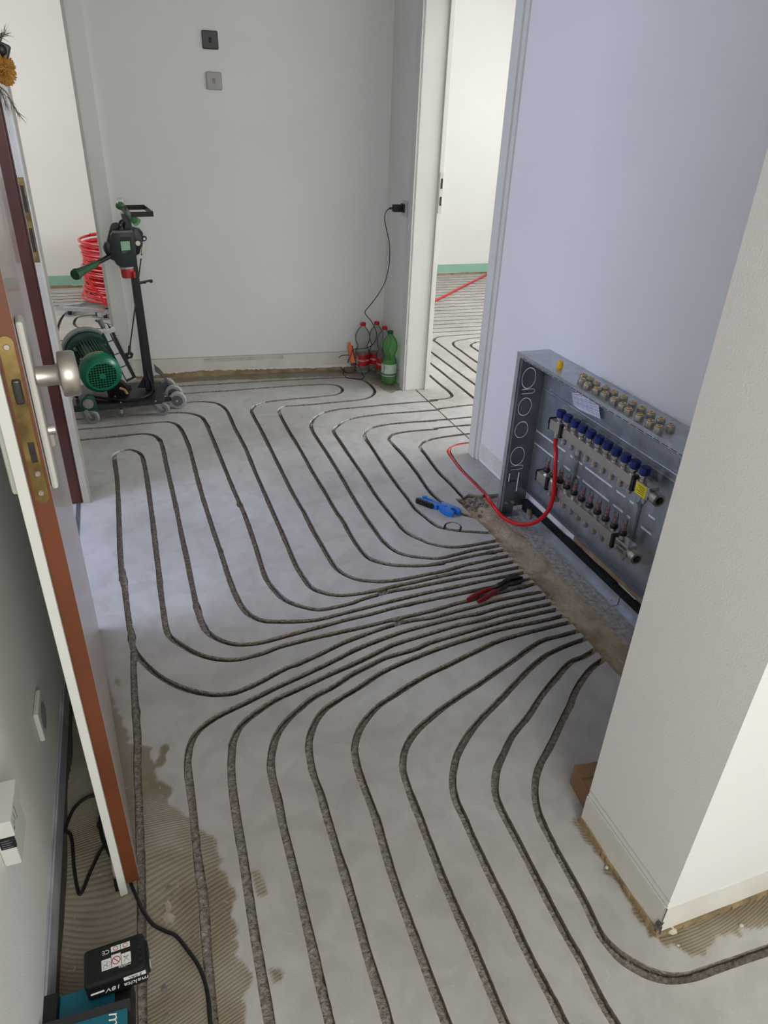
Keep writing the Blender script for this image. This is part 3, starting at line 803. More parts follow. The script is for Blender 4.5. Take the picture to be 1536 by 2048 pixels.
b = MB(); b.bb((XR-0.004, 2.55, 0.02), (XR+0.001, 2.85, 0.094)); b.bb((XR-0.005, 3.88, 0.02), (XR+0.001, 4.29, 0.094)); struct('baseboard_right', b, OLDPAINT, 'stripped skirting band at the foot of the right wall')

# right doorway frame
def door_frame(name, label, boxes, m):
    t = MB()
    for i, (lo, hi) in enumerate(boxes): t.bb(lo, hi, 0.003)
    return struct(name, t, m, label)
f1 = door_frame('trim_9', 'white painted door frame of the bright room on the right', [
    ((XR-0.018, 3.832, 0), (XR+0.145, 3.862, 2.05)), ((XR-0.020, 3.832, 0), (XR+0.0, 3.898, 2.09)),
    ((XR+0.120, 3.818, 0), (XR+0.148, 3.836, 2.05)), ((XR+0.12, 3.832, 0), (XR+0.14, 3.9, 2.09)),
    ((XR-0.018, 2.868, 0), (XR+0.145, 2.898, 2.05)), ((XR-0.020, 2.832, 0), (XR+0.0, 2.894, 2.09)),
    ((XR-0.010, 2.806, 0), (XR+0.002, 2.834, 2.09)), ((XR-0.010, 3.896, 0), (XR+0.002, 3.915, 2.09)),
    ((XR-0.018, 2.87, 2.02), (XR+0.145, 3.86, 2.05))], FRAMEW)
b = MB(); b.bb((XR+0.124, 3.814, 1.02), (XR+0.146, 3.8185, 1.225), 0.001); sp = b.build('strike_plate', INOX, f1)
b = MB(); b.bb((XR+0.130, 3.8128, 1.06), (XR+0.141, 3.8142, 1.105)); b.bb((XR+0.130, 3.8128, 1.145), (XR+0.141, 3.8142, 1.195)); b.build('latch_hole', mat('dark_recess', (46, 44, 46), 0.8), sp)
# small plaster rubble at the threshold
f2 = door_frame('trim_10', 'white painted door casing at the left end of the back wall', [
    ((-0.10, 4.405, 0), (-0.018, 4.447, 2.06)), ((-0.115, 4.42, 0), (-0.09, 4.60, 2.05)), ((-0.105, 4.412, 0), (-0.09, 4.43, 2.06))], FRAMEW)
# thin seam line where the two rooms' slabs meet in the doorway
b = MB(); b.bb((1.615, 2.9, -0.002), (1.622, 3.83, 0.0008)); struct('trim_11', b, mat('dark_joint', (92, 84, 74), 0.95), 'dark expansion joint across the right doorway threshold')

# entrance door frame (far jamb with the strike plates)
JY = 2.862
b = MB(); b.bb((-0.40, JY, 0), (-0.302, JY+0.09, 2.06), 0.004); b.bb((-0.3025, JY+0.004, 0), (-0.2965, JY+0.09, 2.06), 0.001); b.bb((-0.47, JY-0.012, 0), (-0.40, JY+0.09, 2.06), 0.004)
jamb = struct('trim_12', b, WOODD, 'dark brown wooden jamb of the entrance door frame')
b = MB(); b.bb((-0.2965, JY, 0), (-0.274, JY+0.075, 2.06), 0.002); b.bb((-0.2765, JY-0.005, 0), (-0.269, JY+0.08, 2.08), 0.002)
jw = struct('trim_13', b, mat('beige_white_lacquer', (196, 192, 178), 0.45, rgb2=(182, 176, 160), vscale=10), 'beige white casing of the entrance door frame')
b = MB(); b.bb((-0.2955, JY-0.0025, 0.985), (-0.2775, JY+0.001, 1.26), 0.001); s1 = b.build('strike_plate', OLDBRASS, jw)
b = MB(); b.bb((-0.2925, JY-0.0032, 1.15), (-0.2825, JY-0.002, 1.235)); b.bb((-0.2925, JY-0.0032, 1.02), (-0.2825, JY-0.002, 1.10)); b.build('latch_hole', mat('dark_recess', (46, 44, 46), 0.8), s1)
b = MB(); b.bb((XL-0.14, 1.90, 0), (XL+0.012, 1.955, 2.06), 0.003); struct('trim_14', b, WOODD, 'dark wooden hinge jamb behind the open entrance door')

# entrance door leaf, swung right round against the left wall
DN = Vector((-0.148, 1.035, 0)); DH = Vector((-0.2335, 1.965, 0))
dd = (DH-DN).normalized(); dn = Vector((-dd.y, dd.x, 0))     # dn points to the left wall
if dn.x > 0: dn = -dn
def dbox(b, s0, s1, n0, n1, z0, z1, bev=0.0):
    c = DN+dd*((s0+s1)/2)+dn*((n0+n1)/2)+Vector((0, 0, (z0+z1)/2))
    R = Matrix((dd, dn, Vector((0, 0, 1)))).transposed()
    b.box(c, (s1-s0, n1-n0, z1-z0), R, bev)
door = bpy.data.objects.new('door_1', None); link(door, None, DN); tag(door, 'entrance door leaf standing open, seen along its brown lock edge', None, None, 'structure')
b = MB(); dbox(b, 0.001, 0.94, 0.0, 0.028, 0.012, 2.0, 0.001); b.build('leaf', DOORSKIN, door)
b = MB(); dbox(b, 0.0, 0.9395, 0.0005, 0.0275, 0.0125, 1.999); dbox(b, -0.0012, 0.01, 0.0012, 0.0268, 0.014, 1.998); b.build('wooden_edge', WOODB, door)
b = MB(); dbox(b, -0.016, 0.95, 0.028, 0.044, 0.0, 2.012, 0.002); lip = b.build('overlap_lip', mat('white_door_lacquer', (226, 226, 218), 0.35, var=0.02, vscale=5), door)
b = MB(); dbox(b, 0.02, 0.9, 0.044, 0.05, 0.004, 0.05); b.build('brush_seal', mat('seal_grey', (190, 190, 186), 0.6), door)
b = MB(); dbox(b, 0.0, 0.012, 0.044, 0.052, 0.0, 0.028); b.build('end_cap', BLACKP, door)
# lock faceplate with rounded ends
def dpt(s, n, z): return DN+dd*s+dn*n+Vector((0, 0, z))
b = MB()
prof = []
for k in range(13):
    t = math.pi*k/12; prof.append((0.014+0.0095*math.cos(t), 1.222-0.0095+0.0095*math.sin(t)))
for k in range(13):
    t = math.pi+math.pi*k/12; prof.append((0.014+0.0095*math.cos(t), 0.968+0.0095+0.0095*math.sin(t)))
b.prism([dpt(-0.0012, n, z) for n, z in prof], dd*-0.0022)
fp = b.build('lock_faceplate', OLDBRASS, door)
b = MB(); dbox(b, -0.013, 0.0, 0.007, 0.018, 1.128, 1.163, 0.003); b.build('latch_bolt', DKSTEEL, fp)
b = MB(); dbox(b, -0.0042, 0.0, 0.008, 0.0165, 1.036, 1.068); b.build('dead_bolt', DKSTEEL, fp)
for z, n in ((1.207, 0.014), (0.985, 0.014), (1.017, 0.0125)):
    b = MB(); b.cyl(dpt(-0.003, n, z), dpt(-0.0048, n, z), 0.0048, 0.0036, 14); b.build('screw', NICKEL, fp)
# long white escutcheon plates, knob on the hall-facing side
b = MB(); dbox(b, 0.028, 0.072, -0.011, 0.0, 0.972, 1.232, 0.005); esc = b.build('escutcheon', mat('white_escutcheon', (212, 210, 200), 0.4), door)
b = MB(); dbox(b, 0.028, 0.072, 0.044, 0.055, 0.972, 1.232, 0.005); b.build('escutcheon', MATS['white_escutcheon'], door)
kz = 1.146; ks = 0.05
b = MB()
b.lathe([(0.021, 0.010), (0.0155, 0.012), (0.0145, 0.038), (0.017, 0.042), (0.032, 0.044), (0.0335, 0.047), (0.0335, 0.064), (0.031, 0.068), (0.0, 0.070)], dpt(ks, 0, kz), -dn, 32)
b.build('knob', mat('satin_nickel', (190, 184, 174), 0.36, 0.9, var=0.04, vscale=40), door)
b = MB(); b.box(dpt(0.05, -0.014, 1.052), (0.012, 0.010, 0.034), Matrix((dd, dn, Vector((0, 0, 1)))).transposed(), 0.003); b.cyl(dpt(0.05, -0.012, 1.062), dpt(0.05, -0.022, 1.062), 0.0085, n=18); b.build('lock_cylinder', NICKEL, door)
for z in (0.3, 1.0, 1.75):
    b = MB(); b.cyl(dpt(0.948, 0.012, z-0.04), dpt(0.948, 0.012, z+0.04), 0.009, n=12); b.build('hinge', NICKEL, door)

# ------------------------------------------------------------------ manifold cabinet
CX0, CX1, CY0, CY1, CT = 1.408, 1.551, 1.24, 2.335, 0.706
cab = thing('manifold_cabinet', 'open galvanised steel heating manifold cabinet against the right wall', 'cabinet', ((CX0+CX1)/2, (CY0+CY1)/2, -DEPTH))
def sheet(name, o, ex, ey, w, h, cell, field, m, parent, thick=0.0012):
    nx = int(w/cell)+1; ny = int(h/cell)+1
    xs = np.linspace(0, w, nx); ys = np.linspace(0, h, ny)
    X, Y = np.meshgrid(xs, ys)
    V2, pos, neg, seg = march(xs, ys, field(X, Y))
    o, ex, ey = Vector(o), Vector(ex), Vector(ey); n = ex.cross(ey)
    E = np.array([ex, ey]); base = np.array(o)
    V = V2 @ E+base
    nb = len(V)
    VV = np.concatenate([V, V-np.array(n)*thick])
    F = np.concatenate([pos, pos[:, ::-1]+nb, np.stack([seg[:, 0], seg[:, 1], seg[:, 1]+nb], 1), np.stack([seg[:, 0], seg[:, 1]+nb, seg[:, 0]+nb], 1)])
    v, f = compact(VV, F)
    v = v-np.array(WLOC[parent.name])
    me = np_mesh(name, v, f); me.materials.append(m)
    return link(bpy.data.objects.new(name, me), parent)
def capsule(X, Y, a, b_, r):
    ax, ay = a; bx, by = b_
    ex, ey = bx-ax, by-ay
    t = np.clip(((X-ax)*ex+(Y-ay)*ey)/(ex*ex+ey*ey+1e-12), 0, 1)
    return np.hypot(X-ax-t*ex, Y-ay-t*ey)-r
# back panel (local x runs along -Y from the far end, local y is height)
s2 = 3.531
def C2(u, v, X): return P(960+u/s2, 680+v/s2, 0, X)
slots = []
for (a, b_) in (((390, 645), (590, 795)), ((630, 825), (710, 885)), ((735, 905), (920, 1045)), ((955, 1070), (1015, 1115)), ((1050, 1140), (1110, 1195)), ((1180, 1245), (1220, 1275)),
                ((380, 735), (545, 862)), ((582, 895), (690, 985)), ((720, 1000), (900, 1145)), ((935, 1170), (995, 1220)), ((1030, 1245), (1085, 1290)), ((1130, 1330), (1195, 1380))):
    p, q = C2(*a, 1.546), C2(*b_, 1.546)
    slots.append(((CY1-p.y, 0.357 if p.z > 0.33 else 0.3005), (CY1-q.y, 0.358 if p.z > 0.33 else 0.3005)))
def back_field(X, Y):
    Y = Y+0.085
    D = np.full(X.shape, 1.0)
    for a, b_ in slots: D = np.minimum(D, capsule(X, Y, a, b_, 0.0043))
    for y, z in ((0.185, 0.60), (0.615, 0.40), (0.33, 0.21)):
        D = np.minimum(D, np.hypot(X-y, Y-z)-0.0045)
    return D
sheet('back_panel', (1.5495, CY1, 0.085), (0, -1, 0), (0, 0, 1), CY1-CY0, CT-0.087, 0.0032, back_field, STEEL, cab)
b = MB(); b.bb((1.528, CY0, 0.083), (1.5465, CY1, 0.0855)); b.bb((1.527, CY0, 0.083), (1.5285, CY1, 0.097)); b.build('bottom_flange', STEELD, cab)
# end panel at the far side with press-out pipe holes (local x = +X, local y = height), slits cut right through
def oval(X, Y, cx, cy, rx, ry):
    k = np.hypot((X-cx)/rx, (Y-cy)/ry)
    return np.abs((k-1)*min(rx, ry))-0.0011
def end_field(X, Y):
    D = np.full(X.shape, 1.0)
    gap = (np.abs(X-0.064) < 0.004)
    for cz, rx, ry in ((0.592, 0.031, 0.043), (0.470, 0.030, 0.038), (0.368, 0.030, 0.036), (0.246, 0.033, 0.042)):
        D = np.minimum(D, oval(X, Y, 0.066, cz, rx, ry))
    for cz in (0.536, 0.672, 0.192):
        for dz in (-0.009, 0.009): D = np.minimum(D, capsule(X, Y, (0.042, cz+dz), (0.092, cz+dz), 0.0010))
        D = np.minimum(D, np.abs(np.hypot(X-(0.092 if cz < 0.6 else 0.042), Y-cz)-0.009)-0.0010+np.where((X-(0.092 if cz < 0.6 else 0.042))*(1 if cz < 0.6 else -1) > 0, 0, 1))
    for k in range(7):
        z0 = 0.14+k*0.082
        D = np.minimum(D, capsule(X, Y, (0.014, z0), (0.014, z0+0.074), 0.0009))
        D = np.minimum(D, capsule(X, Y, (0.024, z0), (0.024, z0+0.078), 0.0008))
    D = np.minimum(D, capsule(X, Y, (0.040, 0.075), (0.040, 0.165), 0.0022))
    D = np.minimum(D, capsule(X, Y, (0.085, 0.075), (0.085, 0.165), 0.0022))
    return D
ENDP = sheet('end_panel', (CX0+0.002, CY1, 0.02-DEPTH), (1, 0, 0), (0, 0, 1), CX1-CX0-0.004, CT-0.022+DEPTH, 0.0016, end_field, STEELD, cab)
b = MB(); b.bb((CX0, CY1-0.026, -DEPTH), (CX0+0.002, CY1+0.001, CT)); b.bb((CX0+0.0, CY1-0.026, 0.0), (CX0+0.012, CY1-0.0245, CT)); b.build('end_flange', STEEL, cab)
b = MB(); b.bb((CX0+0.006, CY1-0.05, -DEPTH), (CX0+0.085, CY1-0.004, -DEPTH+0.004)); b.bb((CX0+0.02, CY1-0.012, -DEPTH), (CX0+0.075, CY1-0.004, 0.13)); b.build('adjustable_foot', STEELD, cab)
for dx in (0.03, 0.062):
    b = MB(); b.cyl((CX0+dx, CY1-0.013, 0.035), (CX0+dx, CY1-0.022, 0.035), 0.007, n=6); b.box((CX0+dx, CY1-0.022, 0.035), (0.022, 0.003, 0.008), Matrix.Rotation(0.6, 4, 'Y'), 0.001); b.build('wing_screw', NICKEL, cab)
b = MB(); b.bb((CX0, CY0, CT-0.0015), (CX1, CY1, CT), 0.0004); tp = b.build('top_panel', STEEL, cab)
b = MB(); b.bb((CX0-0.001, CY0, CT-0.016), (CX0+0.001, CY1, CT+0.0015)); b.build('front_lip', STEEL, tp)
b = MB()
for k in range(28):
    y = CY1-0.05-k*0.037
    b.bb((CX0-0.0016, y-0.028, CT-0.0135), (CX0-0.0009, y, CT-0.0115))
b.build('lip_slits', mat('dark_slit', (40, 44, 48), 0.7), tp)
b = MB(); b.bb((CX0, CY0, -DEPTH), (CX1, CY0+0.0015, CT)); b.build('near_end_panel', STEELD, cab)
# pressed ribs on the back panel
for z, r in ((0.622, 0.005), (0.604, 0.003), (0.546, 0.0065), (0.520, 0.003)):
    b = MB(); b.cyl((1.5485, CY0+0.01, z), (1.5485, CY1-0.005, z), r, n=16); b.build('pressed_rib', STEEL, cab)
for y in (2.27, 2.07, 1.87, 1.65, 1.45):
    b = MB(); b.ball((1.5395, y, 0.560), 0.0026, 2); b.build('rivet', ALU, cab)
# back panel mounting straps that carry the manifold bars
for y in (2.03, 1.65):
    far = y > 2
    br = thing('mounting_bracket', 'steel strap with black clamps holding the %s end of the manifold bars' % ('far' if far else 'near'), 'bracket', (1.545, y, 0.2), 'manifold mounting brackets')
    b = MB(); b.bb((1.536, y-0.012, 0.205), (1.5385, y+0.012, 0.525)); b.bb((1.5385, y-0.012, 0.205), (1.548, y-0.0105, 0.525)); b.bb((1.5385, y+0.0105, 0.205), (1.548, y+0.012, 0.525))
    clamps = ((0.248, 2.118-0.045 if far else 2.118-0.480), (0.4845, 2.088-0.045 if far else 2.088-0.480))
    for z, yy in clamps:
        b.bb((1.5345, min(y, yy)-0.004, z-0.010), (1.537, max(y, yy)+0.004, z+0.010)); b.bb((1.507, yy-0.003, z-0.010), (1.536, yy+0.003, z+0.010))
    b.build('strap', STEEL, br)
    for z, yy in clamps:
        b = MB()
        b.bb((1.456, yy-0.007, z-0.026), (1.4612, yy+0.007, z+0.026), 0.0015); b.bb((1.456, yy-0.007, z+0.0212), (1.508, yy+0.007, z+0.026), 0.0015); b.bb((1.456, yy-0.007, z-0.026), (1.508, yy+0.007, z-0.0212), 0.0015); b.bb((1.5, yy-0.007, z-0.026), (1.508, yy+0.007, z+0.026), 0.0015)
        b.build('clamp', BLACKP, br)
    b = MB(); b.cyl((1.536, y-0.014, 0.385), (1.524, y-0.014, 0.385), 0.006, n=6); b.box((1.522, y-0.014, 0.385), (0.004, 0.026, 0.009), Matrix.Rotation(0.5, 4, 'X'), 0.001); b.build('wing_screw', NICKEL, br)

# manifold bars: 11 ports each, 50 mm pitch
MX = 1.48
def manifold(name, label, zc, y0, top):
    t = thing(name, label, 'manifold', (MX, y0-0.25, zc), 'two manifold bars in the cabinet')
    b = MB(); b.bb((MX-0.017, y0-0.487, zc-0.019), (MX+0.017, y0-0.048, zc+0.019), 0.003); b.build('bar', INOX, t)
    b = MB(); b.bb((MX-0.019, y0-0.042, zc-0.021), (MX+0.019, y0+0.034, zc+0.021), 0.003); b.build('end_block', INOX, t)
    b = MB(); b.bb((MX-0.0205, y0+0.034, zc-0.024), (MX+0.0205, y0+0.040, zc+0.024), 0.002); b.cyl((MX, y0+0.036, zc), (MX, y0+0.05, zc), 0.016, n=16); b.build('end_cap', BLACKP, t)
    b = MB(); b.bb((MX-0.021, y0-0.560, zc-0.023), (MX+0.021, y0-0.493, zc+0.023), 0.004); eb = b.build('outlet_block', NICKEL, t)
    b = MB()
    b.lathe([(0.017, 0.0), (0.017, 0.014), (0.021, 0.016), (0.021, 0.040), (0.018, 0.041), (0.0135, 0.041), (0.0135, 0.018)], (MX-0.001, y0-0.558, zc-0.004), (-0.12, -1, 0), 28, cap=False)
    b.build('threaded_outlet', NICKEL, t)
    b = MB(); b.cyl((MX-0.003, y0-0.578, zc-0.004), (MX-0.0032, y0-0.5795, zc-0.004), 0.0134, n=24); b.build('outlet_bore', mat('bore_dark', (14, 14, 15), 0.8), t)
    b = MB(); b.cyl((MX, y0-0.527, zc-0.045), (MX, y0-0.527, zc-0.022), 0.010, n=16); b.cyl((MX, y0-0.527, zc-0.052), (MX, y0-0.527, zc-0.044), 0.005, n=10); b.build('drain_cock', NICKEL, t)
    # nipple under every port
    v0 = None; prot = {}
    for k in range(11):
        y = y0-0.05*k-(0.004 if k == 0 else 0)
        def part(nm, mk, m):
            if nm not in prot:
                b = MB(); mk(b); o = b.build(nm, m, t, (MX, y, zc)); prot[nm] = o.data
            else:
                link(bpy.data.objects.new(nm, prot[nm]), t, (MX, y, zc))
        yb = y0 if not prot else None
        base = Vector((MX, y, zc))
        if 0 < k < 10:
            part('nipple', lambda b: (b.cyl(base+Vector((0, 0, -0.047)), base+Vector((0, 0, -0.018)), 0.0105, n=18), b.lathe([(0.0118, -0.050), (0.0118, -0.034), (0.0105, -0.033)], base, n=18)), NICKEL)
        if top:
            part('valve_body', lambda b: b.lathe([(0.013, 0.018), (0.013, 0.024), (0.010, 0.026), (0.010, 0.031), (0.0145, 0.032), (0.0145, 0.039), (0.0115, 0.041), (0.0115, 0.046)], base, n=12), NICKEL)
            part('hand_cap', lambda b: b.lathe([(0.0155, 0.042), (0.0172, 0.044), (0.0178, 0.062), (0.0172, 0.0655), (0.0150, 0.0672), (0.0, 0.0675)], base, n=40, wob=lambda i, n, z: 1.0-(0.035 if i % 4 == 0 else 0)), BLUE)
        else:
            part('meter_nut', lambda b: (b.lathe([(0.0118, 0.018), (0.0118, 0.026)], base, n=6), b.lathe([(0.010, 0.026), (0.010, 0.031)], base, n=16)), NICKEL)
            part('meter_collar', lambda b: b.lathe([(0.010, 0.030), (0.0136, 0.033), (0.0146, 0.040), (0.0120, 0.048), (0.0095, 0.050)], base, n=20), BLACKP)
            part('flow_indicator', lambda b: b.lathe([(0.0062, 0.049), (0.0062, 0.060), (0.0028, 0.061), (0.0028, 0.070), (0.0060, 0.071), (0.0060, 0.075), (0.0, 0.0755)], base, n=14), REDI)
            part('sight_glass', lambda b: b.lathe([(0.0088, 0.049), (0.0080, 0.084), (0.0066, 0.087), (0.0072, 0.092), (0.0, 0.0925)], base, n=16), CLEARM)
    return t, eb
mtop, ebt = manifold('return_manifold', 'upper steel manifold bar with eleven dark blue valve caps', 0.4845, 2.088, True)
mlow, ebl = manifold('supply_manifold', 'lower steel manifold bar with eleven clear flow meters', 0.248, 2.118, False)
# stickers on the outlet blocks
Yt, Yl = 2.088-0.527, 2.118-0.527
b = MB(); b.bb((MX-0.0225, Yt-0.024, 0.4845-0.020), (MX-0.0212, Yt+0.026, 0.4845+0.020)); stk = b.build('yellow_sticker', mat('sticker_yellow', (238, 222, 40), 0.5), ebt)
for k, z in enumerate((0.012, 0.006, 0.0, -0.006, -0.012)):
    b = MB(); b.bb((MX-0.0230, Yt-0.017, 0.4845+z-0.0008), (MX-0.0224, Yt+0.018-0.006*(k % 3), 0.4845+z+0.0008)); b.build('sticker_line', BPRINT, mtop)
lettering('COSMO', 0.0155, basis((MX-0.0216, Yl, 0.248+0.008), (0, -1, 0), (0, 0, 1)), BPRINT, mlow)
for z in (-0.006, -0.012):
    b = MB(); b.bb((MX-0.0218, Yl-0.018, 0.248+z-0.001), (MX-0.0208, Yl+0.018, 0.248+z+0.001)); b.build('sticker_line', BPRINT, mlow)
# connected pipe nut at the first upper port
b = MB(); b.lathe([(0.0125, 0), (0.0135, 0.003), (0.0135, 0.016), (0.0125, 0.02), (0.010, 0.022)], (MX-0.002, 2.084, 0.441), n=8); b.build('union_nut', NICKELD, mtop)

# red heating pipe lying in its groove, bending up to the manifold
pts = [Vector((x, y, -0.0095)) for x, y in PIPE_RUN[::-1][:-1]]
pts = [p for p in pts if p.y > 2.47 or True]
tail = [((977, 998), 1.372), ((988, 1013), 1.385), ((1003, 1032), 1.393), ((1020, 1043), 1.400), ((1040, 1049), 1.412), ((1060, 1048), 1.425), ((1080, 1039), 1.438), ((1095, 1023), 1.448), ((1104, 1003), 1.453), ((1108, 980), 1.454), ((1110, 955), 1.452), ((1111, 925), 1.453), ((1112, 900), 1.463)]
for (a, x) in tail: pts.append(P(*a, 0, x))
pts.append(Vector((MX-0.003, 2.084, 0.41))); pts.append(Vector((MX-0.002, 2.084, 0.455)))
b = MB(); b.tube(pts, 0.0085, 14, smooth=6)
tag(b.build('heating_pipe', RED, None, pts[0]), 'red heating pipe rising from its floor groove to the upper manifold bar', 'pipe')

# compression nuts standing on the cabinet
def nut_proto(loc):
    t = thing('compression_nut', 'nickel plated compression nut standing on the cabinet top', 'nut', loc, 'compression nuts on the cabinet top')
    L = Vector(loc)
    b = MB(); b.lathe([(0.0140, 0.0), (0.0148, 0.002), (0.0148, 0.017), (0.0138, 0.0205), (0.0112, 0.0215), (0.0112, 0.0185), (0.0, 0.0185)], L, n=32, wob=lambda i, n, z: 1.0-(0.06 if i % 4 == 0 else 0)); b.build('nut_body', NICKELD, t)
    b = MB(); b.lathe([(0.0098, 0.0185), (0.0098, 0.0235), (0.0088, 0.0245), (0.0056, 0.0245), (0.0052, 0.020), (0.0, 0.020)], L, n=24, cap=False); b.build('brass_ferrule', BRASS, t)
    b = MB(); b.lathe([(0.0112, 0.0188), (0.0112, 0.0200), (0.0099, 0.0200), (0.0099, 0.0188)], L, n=24, cap=False); b.build('rubber_ring', BLACKP, t)
    return t
nuts_uv = [(735, 237), (783, 262), (825, 293), (893, 323), (950, 355), (1018, 392), (1083, 432), (1148, 470), (1212, 505), (1283, 548), (1352, 590),
           (724, 270), (762, 300), (828, 333), (885, 365), (951, 405), (1010, 443), (1054, 476), (1130, 520), (1207, 563), (1268, 603)]
nut0 = None
ORD = ['first', 'second', 'third', 'fourth', 'fifth', 'sixth', 'seventh', 'eighth', 'ninth', 'tenth', 'eleventh']
nut_labels = ['%s compression nut from the yellow stopper, in the row along the wall' % ORD[k] for k in range(11)]+['%s compression nut from the yellow stopper, in the row along the cabinet front edge' % ORD[k] for k in range(10)]
for nk, (u, v) in enumerate(nuts_uv):
    w = P(960+u/s2, 680+v/s2, 2, CT+0.0245); w.z = CT
    if nut0 is None:
        nut0 = nut_proto(w); nut0['label'] = nut_labels[0]
    else: copy_thing(nut0, w, nut_labels[nk])
w = P(1119, 737, 2, CT); w.z = CT
b = MB(); b.lathe([(0.0105, 0), (0.0112, 0.002), (0.0108, 0.026), (0.0095, 0.028), (0.0, 0.028)], w, n=24, wob=lambda i, n, z: 1-(0.03 if i % 3 == 0 else 0)); tag(b.build('yellow_stopper', YEL, None, w), 'yellow plastic cap standing alone on the cabinet top', 'cap')
# paper list hanging over the front edge of the cabinet
PAPER = mat('printed_paper', (226, 227, 234), 0.8)
pa = [P(960+u/s2, 680+v/s2, 0, 1.531) for u, v in ((650, 373), (758, 378), (833, 428), (850, 557), (700, 492), (662, 458))]
b = MB(); b.prism(pa, (0.0004, 0, 0)); o = b.build('paper_list', PAPER, None, pa[3]); tag(o, 'white printed paper list leaning on the cabinet back panel', 'paper')
def on_paper(u, v):
    return P(960+u/s2, 680+v/s2, 0, 1.5306)
INK = mat('blue_grey_ink', (128, 132, 168), 0.7)
for k in range(9):
    t = (k+0.8)/9.6
    p, q = on_paper(653+10*t, 376+80*t), on_paper(min(800+60*t, 842), 398+(150)*t if k > 1 else 392+60*t)
    b = MB(); n = Vector((0, 0, 0.0009 if k % 3 == 0 else 0.0005)); b.prism([p-n, q-n, q+n, p+n], (-0.0003, 0, 0)); b.build('printed_line', INK, o)
for k in range(4):
    t = (k+1)/5
    p, q = on_paper(655+150*t, 378+40*t), on_paper(664+170*t, 455+88*t)
    b = MB(); n = Vector((0, 0.0004, 0)); b.prism([p-n, q-n, q+n, p+n], (-0.0003, 0, 0)); b.build('printed_line', INK, o)

# wall foot behind the cabinet: metal edge profile, black edge strip
b = MB()
for k in range(12):
    y = 1.0+k*0.11; b.box((1.537, y+0.055, 0.012), (0.018, 0.112, 0.046+0.012*random.random()))
struct('trim_15', b, FOAM, 'black edge insulation strip in the gap under the cabinet')
b = MB()
for a, c in ((0.98, 1.60), (1.605, 2.27)): b.bb((1.522, a, -DEPTH), (1.525, c, 0.018)); b.bb((1.503, a, -DEPTH), (1.525, c, -DEPTH+0.003))
struct('trim_16', b, STEEL, 'bent galvanised metal profile along the trench under the cabinet')
b = MB(); b.bb((1.544, 1.0, 0.045), (1.5525, 1.95, 0.062)); struct('trim_17', b, PLASTER, 'torn beige plaster edge under the cabinet')
b = MB(); b.tube([(1.53, 2.25, 0.015), (1.515, 2.235, 0.02), (1.505, 2.21, 0.002)], [0.008, 0.012, 0.006], 10, smooth=4); tag(b.build('old_sealant_strand', mat('olive_sealant', (150, 140, 70), 0.7, rgb2=(80, 76, 40), vscale=40), None, (1.515, 2.235, 0)), 'olive strand of old insulation by the cabinet foot', 'debris')

# rubble in the broken corner of the trench
def lump(b, c, r, seed):
    rs = random.Random(seed)
    g = bmesh.ops.create_icosphere(b.bm, subdivisions=1, radius=1, matrix=Matrix.Identity(4))
    sx, sy, sz = (r*rs.uniform(.7, 1.3), r*rs.uniform(.7, 1.3), r*rs.uniform(.5, .9))
    for v in g['verts']:
        k = rs.uniform(.75, 1.2); v.co = Vector((v.co.x*sx*k, v.co.y*sy*k, v.co.z*sz*k))+Vector(c)
b = MB()
for k in range(130):
    y = 2.475-abs(random.gauss(0, 0.045)); x = random.uniform(1.30, 1.40)
    r = random.uniform(0.004, 0.011)
    lump(b, (x, y, -DEPTH+r*0.4), r, k)
o = b.build('rubble', mat('screed_rubble', (150, 142, 130), 0.95, rgb2=(96, 84, 70), vscale=60, bump=0.8, bscale=200), None, (1.35, 2.44, -DEPTH), smooth=False)
tag(o, 'broken screed rubble in the trench corner by the cabinet foot', 'rubble', kind='stuff')

# ------------------------------------------------------------------ tools on the floor
def flat_frame(a, c):
    """frame on the floor from photo point a (tail) to c (head)"""
    A, C_ = P(*a), P(*c); x = (C_-A).normalized()
    return A, x, Vector((-x.y, x.x, 0)), (C_-A).length
# blue pipe cutter
A, ex, ey, Ln = flat_frame((840, 1001), (917, 1030))
A = A; S = Ln/0.19
cut = thing('pipe_cutter', 'bright blue plastic pipe cutter lying on the screed', 'pipe cutter', A+ex*Ln/2)
def cp(u, v, z=0): return A+ex*(u*S)+ey*(v*S)+Vector((0, 0, z))
def extr(poly, z0, z1, nm, m, par, bev=0):
    b = MB(); b.prism([cp(u, v, z0) for u, v in poly], (0, 0, z1-z0)); 
    if bev: bmesh.ops.bevel(b.bm, geom=b.bm.edges[:], offset=bev, segments=2, affect='EDGES', profile=0.5)
    return b.build(nm, m, par)
extr([(0.0, -0.030), (0.085, -0.024), (0.10, -0.028), (0.104, -0.004), (0.085, -0.003), (0.0, -0.008)], 0.002, 0.022, 'lower_handle', CUTBLUE, cut, 0.003)
extr([(-0.003, -0.033), (0.082, -0.030), (0.084, -0.022), (-0.003, -0.016)], 0.001, 0.024, 'grip_insert', BLACKP, cut, 0.003)
for k in range(7):
    extr([(0.006+k*0.0105, -0.034), (0.011+k*0.0105, -0.034), (0.011+k*0.0105, -0.020), (0.006+k*0.0105, -0.020)], 0.002, 0.0255, 'grip_rib', BLACKP, cut)
extr([(0.008, 0.012), (0.018, 0.022), (0.10, 0.012), (0.118, 0.006), (0.108, -0.006), (0.07, 0.002), (0.022, 0.010)], 0.004, 0.020, 'upper_handle', CUTBLUE, cut, 0.003)
extr([(0.004, 0.006), (0.012, 0.022), (0.024, 0.022), (0.022, 0.008)], 0.004, 0.022, 'catch', CUTBLUE, cut, 0.002)
head = [(0.100, 0.012), (0.122, 0.018), (0.150, 0.016), (0.165, 0.010), (0.188, 0.012), (0.200, 0.002), (0.196, -0.010), (0.186, -0.008)]
